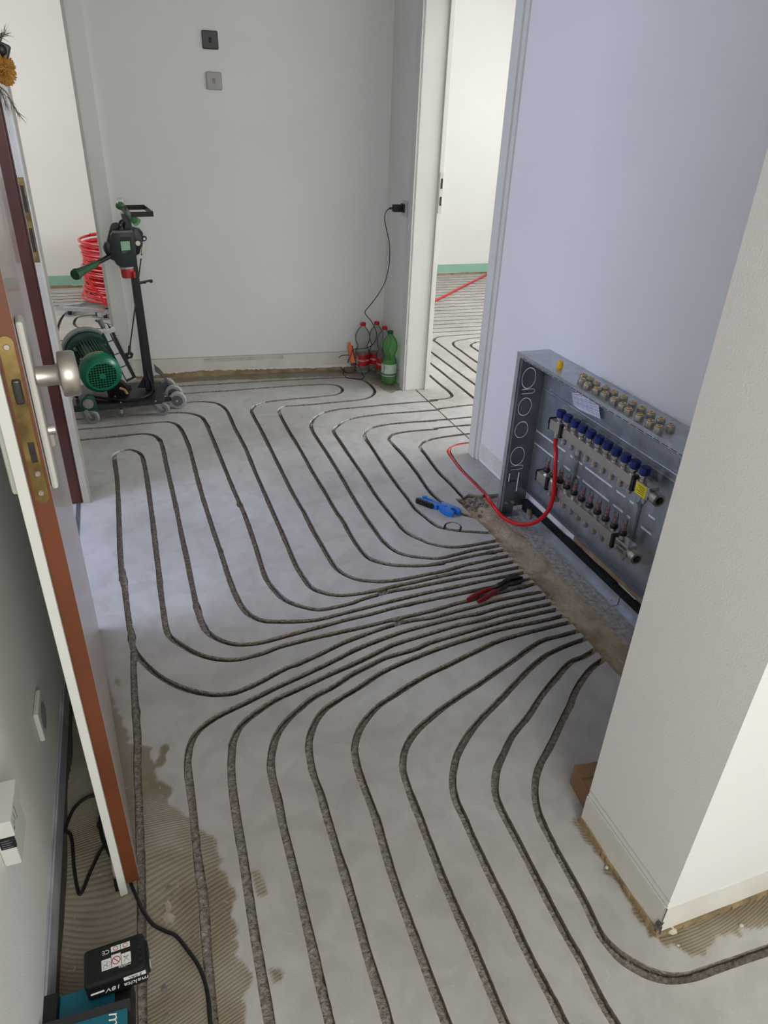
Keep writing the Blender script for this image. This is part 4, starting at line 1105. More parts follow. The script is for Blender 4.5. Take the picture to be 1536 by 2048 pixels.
for k in range(9):
    t = math.radians(20+k*22); head.append((0.170+0.0145*math.cos(t), -0.008+0.013*math.sin(t)) if False else (0.172-0.0135*math.sin(t*0.9), -0.006-0.010*math.cos(t*0.9)+0.004))
head = [(0.100, 0.014), (0.122, 0.020), (0.150, 0.018), (0.163, 0.011), (0.186, 0.014), (0.200, 0.004), (0.198, -0.010), (0.184, -0.011), (0.178, -0.001), (0.165, 0.002), (0.155, -0.005), (0.156, -0.018), (0.166, -0.024), (0.184, -0.024), (0.186, -0.034), (0.168, -0.043), (0.145, -0.043), (0.122, -0.034), (0.104, -0.022)]
extr(head, 0.002, 0.027, 'cutter_head', CUTBLUE, cut, 0.003)
extr([(0.157, -0.004), (0.170, -0.001), (0.168, -0.016), (0.158, -0.016)], 0.012, 0.015, 'blade', INOX, cut)
b = MB(); b.cyl(cp(0.128, -0.008, 0.020), cp(0.128, -0.008, 0.030), 0.007*S, n=18); b.build('pivot', CUTBLUE, cut)
# red handled pliers
A, ex, ey, Ln = flat_frame((938, 1205), (1044, 1160)); S = Ln/0.25
pl = thing('water_pump_pliers', 'pliers with dark red handles lying across the grooves', 'pliers', A+ex*Ln/2)
b = MB(); b.tube([cp(0.0, 0.006, .008), cp(0.03, 0.011, .009), cp(0.08, 0.012, .010), cp(0.115, 0.009, .011)], [0.0075, 0.009, 0.0085, 0.0065], 10, smooth=5); b.build('grip', REDH, pl)
b = MB(); b.tube([cp(0.022, -0.020, .008), cp(0.05, -0.020, .009), cp(0.09, -0.014, .010), cp(0.125, -0.009, .011)], [0.0075, 0.009, 0.0085, 0.0065], 10, smooth=5); b.build('grip', REDH, pl)
extr([(0.11, 0.005), (0.11, 0.014), (0.15, 0.020), (0.178, 0.022), (0.186, 0.010), (0.168, 0.004), (0.14, 0.002)], 0.006, 0.014, 'upper_arm', DKSTEEL, pl, 0.002)
extr([(0.12, -0.014), (0.12, -0.005), (0.15, -0.003), (0.175, 0.006), (0.186, -0.002), (0.170, -0.012), (0.145, -0.016)], 0.004, 0.012, 'lower_arm', DKSTEEL, pl, 0.002)
extr([(0.172, 0.022), (0.192, 0.026), (0.220, 0.024), (0.243, 0.014), (0.252, -0.002), (0.246, -0.003), (0.232, 0.006), (0.208, 0.009), (0.186, 0.006)], 0.005, 0.016, 'upper_jaw', DKSTEEL, pl, 0.002)
extr([(0.172, 0.004), (0.190, 0.004), (0.214, -0.006), (0.240, -0.010), (0.250, -0.006), (0.246, -0.014), (0.222, -0.022), (0.192, -0.016), (0.178, -0.010)], 0.005, 0.014, 'lower_jaw', DKSTEEL, pl, 0.002)
b = MB(); b.cyl(cp(0.182, 0.010, 0.004), cp(0.182, 0.010, 0.021), 0.008*S, n=18); b.build('pivot', DKSTEEL, pl)

# cardboard box behind the jutting wall
q = P(1150, 1583)
BX = Vector((0.935, 0.90, 0))
bx = thing('cardboard_box', 'small brown cardboard box behind the foot of the jutting wall', 'box', (1.0, 0.935, 0))
R = Matrix.Rotation(math.radians(-8), 4, 'Z')
def bp(u, v, z): return Vector((0.918, 0.985, 0))+R.to_3x3() @ Vector((u, v, z))
b = MB(); b.box(bp(0.10, -0.055, 0.033), (0.20, 0.09, 0.064), R, 0.002); b.build('body', CARD, bx)
b = MB(); b.box(bp(0.10, -0.079, 0.066), (0.196, 0.041, 0.002), R); b.build('flap', CARD, bx)
b = MB(); b.box(bp(0.10, -0.032, 0.066), (0.196, 0.042, 0.002), R); b.build('flap', CARD, bx)

# ------------------------------------------------------------------ bottles in the corner
def bottle(name, label, base, r, h, m, capm, labm, lab, group, band=None, barcode=False):
    t = thing(name, label, 'bottle', base, group)
    B = Vector(base)
    prof = [(0.55, 0.0), (0.82, 0.012), (0.97, 0.04), (1.0, 0.075), (1.0, 0.30), (0.97, 0.40), (0.93, 0.45), (0.84, 0.485), (0.73, 0.515), (0.70, 0.54), (0.73, 0.565), (0.86, 0.60), (0.93, 0.63), (0.97, 0.67), (0.99, 0.71), (0.96, 0.76), (0.86, 0.81), (0.70, 0.855), (0.50, 0.895), (0.34, 0.92), (0.31, 0.93), (0.31, 0.955)]
    def pr(z): return float(np.interp(z, [p[1] for p in prof], [p[0] for p in prof]))
    b = MB(); b.lathe([(a*r, z*h) for a, z in prof], B, n=32, cap=True); body = b.build('body', m, t)
    b = MB(); b.lathe([(0.36*r, 0.945*h), (0.38*r, 0.95*h), (0.38*r, 0.995*h), (0.35*r, h), (0, h)], B, n=28, wob=lambda i, n, z: 1-(0.03 if i % 2 else 0)); b.build('cap', capm, t)
    z0, z1 = lab
    b = MB(); b.lathe([((pr(z0+(z1-z0)*k/6)+0.012)*r, (z0+(z1-z0)*k/6)*h) for k in range(7)], B, n=32, cap=False); lb = b.build('label_sleeve', labm, t)
    if band:
        for zz0, zz1, mm in band:
            b = MB(); b.lathe([((pr(zz0)+0.02)*r, zz0*h), ((pr(zz1)+0.02)*r, zz1*h)], B, n=32, cap=False); b.build('label_band', mm, t)
    if barcode:
        t0 = math.radians(198)
        for k in range(5):
            a0 = t0+0.075*k
            b = MB(); p = [B+Vector((1.03*r*math.cos(a0+s*0.06), 1.03*r*math.sin(a0+s*0.06), z*h)) for s, z in ((0, z0+0.03), (1, z0+0.03), (1, z1-0.01), (0, z1-0.01))]
            b.prism(p, Vector((math.cos(a0), math.sin(a0), 0))*0.0006); b.build('barcode_bar', WPRINT if k % 2 == 0 else BPRINT, t)
    return t
RLAB = mat('red_label', (186, 18, 34), 0.4, var=0.06, vscale=30)
RCAP = mat('red_cap_plastic', (200, 24, 30), 0.4)
PINKB = mat('pale_label_print', (222, 190, 188), 0.5, rgb2=(200, 60, 66), vscale=60)
GLAB = mat('white_green_label', (206, 222, 208), 0.5, rgb2=(176, 204, 184), vscale=40)
GCAP = mat('dark_green_cap', (10, 78, 52), 0.4)
gb = 'empty clear bottles with red caps in the corner'
H1 = 0.325
bottle('soda_bottle', 'clear bottle with red cap standing behind the black cable, leftmost of three', (1.395, 4.232, 0), 0.048, H1, CLEAR, RCAP, RLAB, (0.17, 0.38), gb, [(0.255, 0.295, PINKB)], True)
bottle('soda_bottle', 'clear bottle with red cap deepest in the corner, middle of three', (1.490, 4.238, 0), 0.046, H1, CLEAR, RCAP, RLAB, (0.17, 0.38), gb, [(0.255, 0.295, PINKB)])
bottle('soda_bottle', 'clear bottle with red cap directly behind the green bottle, rightmost of three', (1.502, 4.120, 0), 0.046, H1, CLEAR, RCAP, RLAB, (0.17, 0.38), gb, [(0.255, 0.295, PINKB)])
gp = P(780, 764)
bottle('water_bottle', 'green bottle with dark green cap beside the white door frame', (1.492, 3.985, 0), 0.048, 0.335, GREENB, GCAP, GLAB, (0.20, 0.40), None, [(0.205, 0.222, GCAP), (0.175, 0.182, WPRINT)], True)

# charger, cable and orange torch
sk = thing('wall_socket', 'white wall socket beside the right door frame with a black charger', 'socket', (XR, 3.985, 1.025))
b = MB(); b.bb((XR-0.010, 3.944, 0.984), (XR, 4.026, 1.066), 0.005); b.build('cover_plate', WHITEP, sk)
b = MB(); b.cyl((XR-0.0125, 3.985, 1.025), (XR-0.008, 3.985, 1.025), 0.027, n=28); b.build('socket_insert', WHITEP, sk)
chg = thing('usb_charger', 'black plug charger in the wall socket', 'charger', (XR-0.03, 3.985, 1.027))
b = MB(); b.bb((XR-0.024, 3.961, 1.006), (XR-0.0127, 4.009, 1.052), 0.004); b.build('plug_base', BLACKP, chg)
b = MB(); b.bb((XR-0.078, 3.968, 1.009), (XR-0.023, 4.002, 1.047), 0.005); b.build('body', BLACKP, chg)
b = MB(); b.bb((XR-0.098, 3.979, 1.022), (XR-0.077, 3.991, 1.033), 0.002); b.build('connector', BLACKP, chg)
s3 = 4.877
def C3(u, v, Y): return P(640+u/s3, 380+v/s3, 1, Y)
cab_pts = [Vector((XR-0.095, 3.985, 1.0275)), C3(650, 203, 3.985), C3(630, 262, 3.99), C3(640, 350, 4.0), C3(670, 480, 4.02), C3(680, 600, 4.03), C3(675, 720, 4.05), C3(640, 880, 4.07), C3(580, 1000, 4.10), C3(500, 1110, 4.13), C3(443, 1180, 4.16), C3(447, 1215, 4.165), C3(500, 1280, 4.165), C3(545, 1370, 4.16), C3(552, 1440, 4.16), C3(510, 1510, 4.16), C3(440, 1545, 4.165), C3(360, 1552, 4.17), C3(318, 1562, 4.17), C3(300, 1620, 4.165), P(640+262/s3, 380+1695/s3, 2, 0.03), P(640+226/s3, 380+1775/s3, 2, .004), P(640+250/s3, 380+1822/s3, 2, .003), P(640+330/s3, 380+1840/s3, 2, .003), P(640+420/s3, 380+1840/s3, 2, .003), P(640+412/s3, 380+1785/s3, 2, .006), P(640+375/s3, 380+1710/s3, 2, .035), C3(345, 1690, 4.175), C3(345, 1740, 4.17), P(640+310/s3, 380+1782/s3, 2, .005), P(640+250/s3, 380+1775/s3, 2, .006), P(640+192/s3, 380+1712/s3, 2, .02), P(640+180/s3, 380+1655/s3, 2, .05), C3(212, 1615, 4.23), C3(285, 1610, 4.2)]
b = MB(); b.tube(cab_pts, 0.0025, 8, smooth=7); tag(b.build('charging_cable', RUBBER, None, cab_pts[22]), 'thin black charging cable hanging from the socket and looped by the orange light', 'cable')
t0, t1 = C3(325, 1690, 4.18), C3(290, 1515, 4.225)
tor = thing('work_light', 'slim orange work light leaning on the back wall beside the bottles', 'torch', (t0.x, t0.y, 0))
ax = (t1-t0).normalized(); Rm = basis((t0+t1)/2, ax, Vector((1, 0, 0)))
Rm3 = Rm.to_3x3()
b = MB(); b.box((t0+t1)/2, ((t1-t0).length, 0.030, 0.018), Rm3, 0.005); b.build('body', ORANGE, tor)
b = MB(); b.box((t0+t1)/2+Rm3 @ Vector((0.0, 0.013, 0.0)), ((t1-t0).length*0.9, 0.010, 0.0195), Rm3, 0.003); b.build('side_strip', BLACKP, tor)
b = MB(); b.box(t1+ax*0.008, (0.02, 0.018, 0.014), Rm3, 0.004); b.build('hook_head', ORANGE, tor)
bt = Vector((t0.x, t0.y, 0.0)); 
b = MB(); b.box(t0-ax*0.006, (0.016, 0.032, 0.020), Rm3, 0.004); b.build('foot_cap', BLACKP, tor)

# blanking plates on the back wall
def wall_pt(px_, py_):
    # meet the askew back wall
    D = (px_-768)/FPX*RGT+(py_-1024)/FPX*DWN+FWD
    n = np.array(bn); C = np.array([0, 0, CAMH]); t = (np.array(BA)-C) @ n/(D @ n)
    return Vector(C+t*D)
for (cx, cy), m, m2, lab in (((420, 80), mat('anthracite_plastic', (72, 72, 70), 0.5), mat('black_mark', (30, 30, 30), 0.6), 'dark grey square wall plate, the upper of two on the back wall'), ((428, 162), mat('light_grey_plastic', (176, 172, 164), 0.5), mat('grey_mark', (150, 146, 138), 0.6), 'light grey square wall plate, the lower of two on the back wall')):
    w = wall_pt(cx, cy)
    t = thing('wall_switch', lab, 'switch plate', w, 'square plates on the back wall')
    Rb = Matrix((bdir, -bn, Vector((0, 0, 1)))).transposed()
    b = MB(); b.box(w-bn*0.006, (0.081, 0.012, 0.081), Rb, 0.0075, 4); pl_ = b.build('plate', m, t)
    b = MB(); b.box(w-bn*0.0135, (0.014, 0.004, 0.022), Rb, 0.002); b.build('centre_stub', m2, t)
# fine nail holes
for a in ((769, 107), (771, 127)):
    w = wall_pt(*a)

# left wall: socket and thermostat box
ls = thing('wall_socket', 'white wall socket low on the left wall behind the entrance door', 'socket', (XL, 1.315, 0.29))
b = MB(); b.bb((XL, 1.272, 0.245), (XL+0.013, 1.356, 0.330), 0.006); b.build('cover_plate', WHITEP, ls)
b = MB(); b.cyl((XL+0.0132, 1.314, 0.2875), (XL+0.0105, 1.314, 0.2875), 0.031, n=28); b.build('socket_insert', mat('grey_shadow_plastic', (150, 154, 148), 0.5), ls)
tb = thing('thermostat_box', 'white heating control box on the left wall at the picture edge', 'control box', (XL, 0.93, 0.42))
tX = XL+0.030
tf, tn, tl, tc_ = P(31.7, 1556, 0, tX), P(21, 1643, 0, tX), P(31.7, 1671, 0, tX), P(38, 1694, 0, tX)
y1, y0_, zt = tf.y, tn.y, (tf.z+tn.z)/2
zl, zc_ = tl.z, tc_.z
te = P(44, 1711, 0, XL+0.024).z
b = MB(); b.bb((XL, y0_, zl), (tX, y1, zt), 0.003); b.build('housing', WHITEP, tb)
b = MB(); b.bb((XL, y0_, te), (XL+0.026, y1-0.004, zl-0.0005), 0.003); b.build('lower_cover', WHITEP, tb)
b = MB(); b.bb((XL+0.004, y0_-0.0012, zc_), (XL+0.0268, y0_+0.004, zl)); rl = b.build('rating_label', BPRINT, tb)
for k in range(4):
    zz = zc_+(zl-zc_)*(k+0.7)/4.6
    b = MB(); b.bb((XL+0.007, y0_-0.0016, zz-0.0006), (XL+0.023-0.003*(k % 2), y0_-0.001, zz+0.0006)); b.build('label_text_line', MATS.get('grey_print') or mat('grey_print', (120, 124, 128), 0.6), rl)
for (yy, za, zb) in ((y0_+0.022, 0.35, 0.80), (y0_+0.012, 0.45, 0.62), (y0_+0.034, 0.1, 0.9)):
    b = MB(); b.bb((tX-0.0004, yy-0.0012, zl+(zt-zl)*za), (tX+0.0004, yy+0.0012, zl+(zt-zl)*zb)); b.build('print_line', mat('grey_print', (120, 124, 128), 0.6), tb)
b = MB(); b.bb((tX-0.0004, y0_+0.004, zl+(zt-zl)*0.28), (tX+0.0004, y0_+0.010, zl+(zt-zl)*0.40)); b.build('blue_mark', mat('blue_print', (60, 110, 170), 0.6), tb)

# dried flower wreath on the hall-facing side of the open door
wc = Vector((-0.205, 1.52, 1.50))
wr = thing('door_wreath', 'dried flower wreath on the entrance door, at the upper left picture edge', 'wreath', wc)
b = MB()
for j in range(5):
    pts = []
    for k in range(20):
        t = 2*math.pi*k/20; rr = 0.085+0.008*math.sin(3*t+j*1.7)
        pts.append(wc+Vector((0.010+0.006*math.cos(5*t+j), 0, 0))+Vector((0, 1, 0))*rr*math.cos(t)+Vector((0, 0, 1))*rr*math.sin(t))
    b.tube(pts, 0.003, 6, closed=True, smooth=2)
b.build('twig_ring', mat('grey_twig', (110, 92, 74), 0.9, var=0.2, vscale=40), wr)
def fluffy(name, c, r, m, n, seed, flat=(1, 1, 1)):
    rs = random.Random(seed); b = MB(); b.ball(c, r*0.72, 2, flat)
    for k in range(n):
        d = Vector((rs.gauss(0, 1), rs.gauss(0, 1), rs.gauss(0, 1))).normalized()
        d = Vector((d.x*flat[0], d.y*flat[1], d.z*flat[2]))
        b.cyl(Vector(c)+d*r*0.5, Vector(c)+d*r*rs.uniform(0.85, 1.08), r*0.13, r*0.05, 5)
    return b.build(name, m, wr)
fc = P(8, 138, 1, 1.45)
fluffy('ochre_flower', fc, 0.019, mat('ochre_petals', (196, 144, 66), 0.9, rgb2=(150, 100, 44), vscale=60), 420, 1, (0.9, 0.9, 1.25))
fluffy('ochre_flower', fc+Vector((-0.03, 0.03, 0.05)), 0.02, MATS['ochre_petals'], 260, 2)
b = MB(); pc = P(4, 100, 1, 1.45); b.ball(pc, 0.011, 2, (1, 1, 1.0)); b.box(pc+Vector((0.002, 0, 0)), (0.018, 0.014, 0.02), Matrix.Rotation(0.4, 4, 'Y'), 0.003); b.build('black_pod', BLACKP, wr)
for sd, (a, e) in enumerate((((2, 175), (40, 232)), ((-6, 168), (14, 212)), ((-4, 80), (10, 66)))):
    b = MB(); rs = random.Random(sd)
    p0, p1 = P(*a, 1, 1.45), P(*e, 1, 1.43)
    b.tube([p0-Vector((0.05, -0.03, -0.03)), p0, (p0+p1)/2+Vector((0, 0, 0.004)), p1], [0.0016, 0.0012, 0.0009, 0.0003], 5, smooth=4)
    for k in range(26):
        s = rs.uniform(0.1, 0.95); c = p0.lerp(p1, s); d = (p1-p0).normalized()+Vector((rs.gauss(0, .25), rs.gauss(0, .25), rs.gauss(0, .25)))
        b.cyl(c, c+d*0.016, 0.0005, 0.0001, 4)
    b.build('grass_plume', mat('grey_grass', (132, 120, 108), 0.9), wr)

# ------------------------------------------------------------------ black extension cable by the door
def floor_pts(l, z=0.0045): return [P(a, b_, 2, z) for a, b_ in l]
kp = floor_pts([(262, 1768), (276, 1800), (286, 1822), (305, 1848), (330, 1862), (352, 1872), (375, 1900), (396, 1930), (410, 1965), (418, 2010), (422, 2060), (430, 2130), (420, 2230)])
hid = floor_pts([(194, 1590), (172, 1596), (150, 1615), (137, 1640), (131, 1662), (140, 1668), (145, 1690), (148, 1735), (156, 1782), (164, 1784), (180, 1745), (205, 1695), (230, 1670), (245, 1700), (256, 1745)])
b = MB(); b.tube(hid+kp, 0.0038, 9, smooth=6); tag(b.build('extension_cable', RUBBER, None, kp[3]), 'black power cable looping from behind the door to the foreground', 'cable')
kq = floor_pts([(206, 1590), (203, 1620), (200, 1645), (204, 1675), (215, 1700), (226, 1716), (238, 1712)], 0.005)
b = MB(); b.tube(kq, 0.0038, 9, smooth=6); tag(b.build('extension_cable', RUBBER, None, kq[2]), 'short black cable strand half hidden behind the door bottom', 'cable')
# plug lying on the cable strand
w = P(199, 1650, 2, 0.012)
b = MB(); b.box(w, (0.012, 0.014, 0.012), None, 0.003); tag(b.build('cable_clip', BLACKP, None, w), 'small black cable clip behind the door', 'clip')

# ------------------------------------------------------------------ battery charger and battery
CO = P(258, 2000, 2, 0.0); 
chx = Vector((0.985, -0.17, 0)).normalized()          # along the charger width (to the right in the photo)
chx = (P(262, 1985, 2, 0.09)-P(112, 2030, 2, 0.09)); chx.z = 0; chx.normalize()
chy = Vector((-chx.y, chx.x, 0))
cho = P(262, 1990, 2, 0.075); cho.z = 0
def K(u, v, z): return cho+chx*u+chy*v+Vector((0, 0, z))
RK = Matrix((chx, chy, Vector((0, 0, 1)))).transposed()
ch = thing('battery_charger', 'black and teal battery charger at the lower left picture edge', 'charger', K(-0.08, -0.02, 0))
def kbox(b, u0, u1, v0, v1, z0, z1, bev=0.0): b.box(K((u0+u1)/2, (v0+v1)/2, (z0+z1)/2), (abs(u1-u0), abs(v1-v0), abs(z1-z0)), RK, bev)
b = MB(); kbox(b, -0.158, 0.0, -0.15, 0.045, 0.0, 0.062, 0.010); b.build('base_housing', BLACKP, ch)
b = MB(); b.prism([K(-0.152, -0.148, 0.058), K(-0.006, -0.148, 0.058), K(-0.006, -0.022, 0.076), K(-0.152, -0.022, 0.076)], (0, 0, 0.004)); fpn = b.build('front_panel', TEAL, ch)
b = MB(); b.prism([K(-0.158, -0.026, 0.07), K(0.0, -0.026, 0.07), K(0.0, -0.012, 0.086), K(-0.158, -0.012, 0.086)], (0, 0, 0.004)); b.build('ridge', mat('matt_black_plastic', (22, 22, 24), 0.75), ch)
b = MB(); kbox(b, -0.125, -0.03, -0.010, 0.04, 0.06, 0.0665, 0.002); b.build('dock_plate', TEAL, ch)
b = MB(); kbox(b, -0.158, -0.125, -0.012, 0.044, 0.06, 0.078, 0.006); b.build('dock_wall', BLACKP, ch)
M0 = basis(K(-0.028, -0.062, 0.0758), -chy+Vector((0, 0, -0.14)), chx)
lettering('makita', 0.030, M0, WPRINT, ch, shear=0.15)
for k in range(6):
    b = MB(); kbox(b, -0.112+k*0.0135, -0.1005+k*0.0135, -0.075, -0.035, 0.070, 0.0765); b.build('status_field', BPRINT, ch)
    b = MB(); kbox(b, -0.109+k*0.0135, -0.104+k*0.0135, -0.052, -0.042, 0.076, 0.0782); b.build('status_symbol', WPRINT, ch)
b = MB(); kbox(b, -0.150, -0.122, -0.09, -0.05, 0.0700, 0.0768); b.build('info_sticker', WPRINT, ch)
# battery docked on top, tilted a little
bt = thing('battery_pack', 'black slide-on power tool battery resting on the charger', 'battery', K(-0.06, 0.01, 0.0665))
def Q(u, v, z): return P(u, v, 2, z)
q00, q10 = Q(170, 1900, 0.118), Q(282, 1862, 0.118)
bxv = (q10-q00); bxv.z = 0; BWid = bxv.length; bxv.normalize(); byv = Vector((-bxv.y, bxv.x, 0))
RB = Matrix((bxv, byv, Vector((0, 0, 1)))).transposed()
f_l = Q(168, 1985, 0.118)
b0 = q00
def B_(u, v, z): 
    p = b0+bxv*u+byv*v; return Vector((p.x, p.y, z))
dep = (Q(292, 1935, 0.118)-q10); dep = abs(dep.dot(byv))
bw = BWid+0.004
def bbox(b, u0, u1, v0, v1, z0, z1, bev=0.0): b.box(B_((u0+u1)/2, (v0+v1)/2, (z0+z1)/2), (abs(u1-u0), abs(v1-v0), abs(z1-z0)), RB, bev)
b = MB(); bbox(b, -0.004, bw, -dep, 0.0, 0.0675, 0.118, 0.008); b.build('case', mat('battery_black', (18, 19, 21), 0.38), bt)
b = MB(); bbox(b, bw-0.002, bw+0.004, -dep+0.012, -0.012, 0.075, 0.105, 0.002); b.build('release_button', BLACKP, bt)
b = MB(); bbox(b, bw-0.006, bw+0.0052, -dep+0.016, -dep+0.03, 0.082, 0.090, 0.001); b.build('button_mark', WPRINT, bt)
for k in range(5):
    b = MB(); b.cyl(B_(bw-0.010, -0.010-k*(dep-0.022)/4.6, 0.1175), B_(bw-0.010, -0.010-k*(dep-0.022)/4.6, 0.1195), 0.0022 if k < 4 else 0.0036, n=12); b.build('screw', DKSTEEL, bt)
# warning label with pictograms, upside down towards the camera
l0, l1 = 0.26*bw, 0.76*bw
v0_, v1_ = -0.80*dep, -0.14*dep
b = MB(); bbox(b, l0, l1, v0_, v1_, 0.1178, 0.1184); b.build('warning_label', BPRINT, bt)
cw = (l1-l0)/3
for i in range(3):
    b = MB(); bbox(b, l0+i*cw+0.0005, l0+(i+1)*cw-0.0005, v0_+0.006, v0_+0.006+(v1_-v0_)*(0.42 if i != 1 else 0.5), 0.1182, 0.1187); b.build('pictogram_field', WPRINT, bt)
    if i: b = MB(); bbox(b, l0+i*cw+0.0005, l0+(i+1)*cw-0.0005, v1_-0.012, v1_-0.002, 0.1182, 0.1187); b.build('pictogram_field', WPRINT, bt)
def ring(c, r, w_, m, par, nm):
    b = MB(); b.lathe([(r-w_, 0), (r, 0), (r, 0.0003), (r-w_, 0.0003)], c, n=28, cap=False); return b.build(nm, m, par)
cc = B_(l0+1.5*cw, v0_+0.006+(v1_-v0_)*0.25, 0.1187); ring(cc, 0.0075, 0.0013, RPRINT, bt, 'prohibition_ring')
b = MB(); b.box(cc+Vector((0, 0, 0.0002)), (0.013, 0.0013, 0.0004), RB @ Matrix.Rotation(-0.8, 3, 'Z')); b.build('prohibition_bar', RPRINT, bt)
for i in (1, 2):
    cc = B_(l0+(i+0.5)*cw, v1_-0.007, 0.1187); ring(cc, 0.0042, 0.0009, RPRINT, bt, 'prohibition_ring')
cc = B_(l0+0.5*cw, v0_+0.006+(v1_-v0_)*0.2, 0.1187)
for k in range(3):
    ring(cc+bxv*0.004*math.cos(2.1*k)+byv*0.004*math.sin(2.1*k), 0.004, 0.0006, mat('grey_print', (120, 124, 128), 0.6), bt, 'recycling_mark')
cc = B_(l0+2.5*cw, v0_+0.006+(v1_-v0_)*0.2, 0.1187)
b = MB()
for r_ in (0.7, -0.7): b.box(cc, (0.014, 0.0008, 0.0004), RB @ Matrix.Rotation(r_+1.57, 3, 'Z'))
b.box(cc+byv*0.003, (0.008, 0.0012, 0.0004), RB); b.build('bin_mark', mat('grey_print', (120, 124, 128), 0.6), bt)
lettering('CE', 0.011, basis(B_(l0+0.5*cw, v1_-0.008, 0.1187), -bxv, -byv), WPRINT, bt, ext=0.0002)
lettering('makita', 0.008, basis(B_(l0+2.3*cw, v0_+0.003, 0.1187), -bxv, -byv), WPRINT, bt, ext=0.0002)
# front print
FM = lambda u, z: basis(B_(u, -dep-0.0006, z), bxv*-1, Vector((0, 0, -1)))
lettering('makita', 0.0165, FM(0.795*bw, 0.088), WPRINT, bt, shear=0.2)
lettering('18V', 0.0165, FM(0.415*bw, 0.091), WPRINT, bt, shear=0.2)
b = MB(); bbox(b, 0.60*bw, 0.97*bw, -dep-0.0004, -dep+0.001, 0.1005, 0.1105); b.build('capacity_stripe', WPRINT, bt)
lettering('3.0Ah', 0.010, FM(0.80*bw, 0.1055), BPRINT, bt, shear=0.2)
b = MB(); bbox(b, 0.04*bw, 0.26*bw, -dep-0.0004, -dep+0.001, 0.0905, 0.0955); b.build('lithium_stripe', WPRINT, bt)

# ------------------------------------------------------------------ wall groove cutting machine
def C1(u, v, Y): return P(80+u/4.266, 380+v/4.266, 1, Y)
def Z1(u, v, z): return P(80+u/4.266, 380+v/4.266, 2, z)
mc = thing('floor_groove_cutter', 'green and black floor groove cutting machine on castors', 'floor machine', (-0.1, 3.9, 0))
ZB = 0.098
b = MB(); b.prism([(-0.35, 3.775, ZB-0.012), (0.108, 3.750, ZB-0.012), (0.118, 3.78, ZB-0.012), (0.118, 4.06, ZB-0.012), (-0.35, 4.10, ZB-0.012)], (0, 0, 0.012)); bmesh.ops.bevel(b.bm, geom=b.bm.edges[:], offset=0.002, segments=1, affect='EDGES'); b.build('base_plate', BLACKM, mc)
b = MB(); b.prism([(-0.35, 3.772, ZB-0.034), (0.10, 3.748, ZB-0.018), (0.10, 3.748, ZB), (-0.35, 3.772, ZB)], (0, 0.008, 0)); b.build('front_skirt', mat('scuffed_blue_black', (44, 50, 58), 0.5, rgb2=(24, 27, 32), vscale=30), mc)
def caster(x, y, ang, r=0.036, z=ZB-0.03):
    t = MB(); t.cyl((x, y, z-0.004), (x, y, z+0.012), 0.017, n=18); c = t.build('caster', NICKEL, mc)
    d = Vector((math.cos(ang), math.sin(ang), 0)); n = Vector((-d.y, d.x, 0)); w = Vector((x, y, r))+d*0.026
    for s in (-1, 1):
        t = MB(); t.prism([Vector((x, y, z))-d*0.016+n*s*0.012, Vector((x, y, z))+d*0.016+n*s*0.012, w+d*0.008+n*s*0.012+Vector((0, 0, -0.004)), w-d*0.008+n*s*0.012+Vector((0, 0, -0.006))], n*s*0.002); t.build('fork', NICKEL, c)
    t = MB(); t.lathe([(0.020, -0.010), (r-0.003, -0.010), (r, -0.006), (r, 0.006), (r-0.003, 0.010), (0.020, 0.010)], w, n, 24, cap=True); t.build('tyre', GREYR, c)
    t = MB(); t.cyl(w-n*0.0115, w+n*0.0115, 0.0195, n=20); t.build('hub', mat('grey_hub', (98, 102, 110), 0.5), c)
    t = MB(); t.cyl(w-n*0.016, w+n*0.016, 0.005, n=8); t.build('axle_bolt', NICKEL, c)
    return c
caster(-0.285, 3.765, -0.35); caster(0.075, 3.79, -0.25); caster(-0.28, 4.06, 0.5); caster(0.07, 4.03, 0.8)
def wheel(c, n, r, w):
    c = Vector(c); n = Vector(n).normalized()
    t = MB(); t.lathe([(r*0.62, -w/2), (r*0.94, -w/2), (r, -w/4), (r, w/4), (r*0.94, w/2), (r*0.62, w/2)], c, n, 32); o = t.build('guide_wheel', mat('light_grey_tyre', (168, 168, 168), 0.55, var=0.05), mc)
    t = MB(); t.lathe([(r*0.64, -w/2-0.0015), (r*0.64, w/2+0.0015)], c, n, 28); t.build('hub', mat('wheel_hub_grey', (98, 102, 106), 0.45), o)
    t = MB(); t.cyl(c-n*(w/2+0.006), c+n*(w/2+0.006), 0.008, n=6); t.build('axle_bolt', NICKEL, o)
wy = Vector((-0.25, -1, 0))
wheel((0.188, 3.870, 0.0485), wy, 0.0485, 0.03); wheel((0.178, 3.985, 0.0485), wy, 0.0485, 0.03); wheel((0.150, 4.115, 0.0485), wy, 0.0485, 0.03)
b = MB(); b.prism([(0.10, 3.80, ZB-0.03), (0.175, 3.885, 0.04), (0.175, 3.885, 0.058), (0.10, 3.80, ZB)], (0.004, 0.004, 0)); b.cyl((0.165, 3.90, 0.0485), (0.15, 4.11, 0.0485), 0.008, n=10); b.build('wheel_arm', BLACKM, mc)
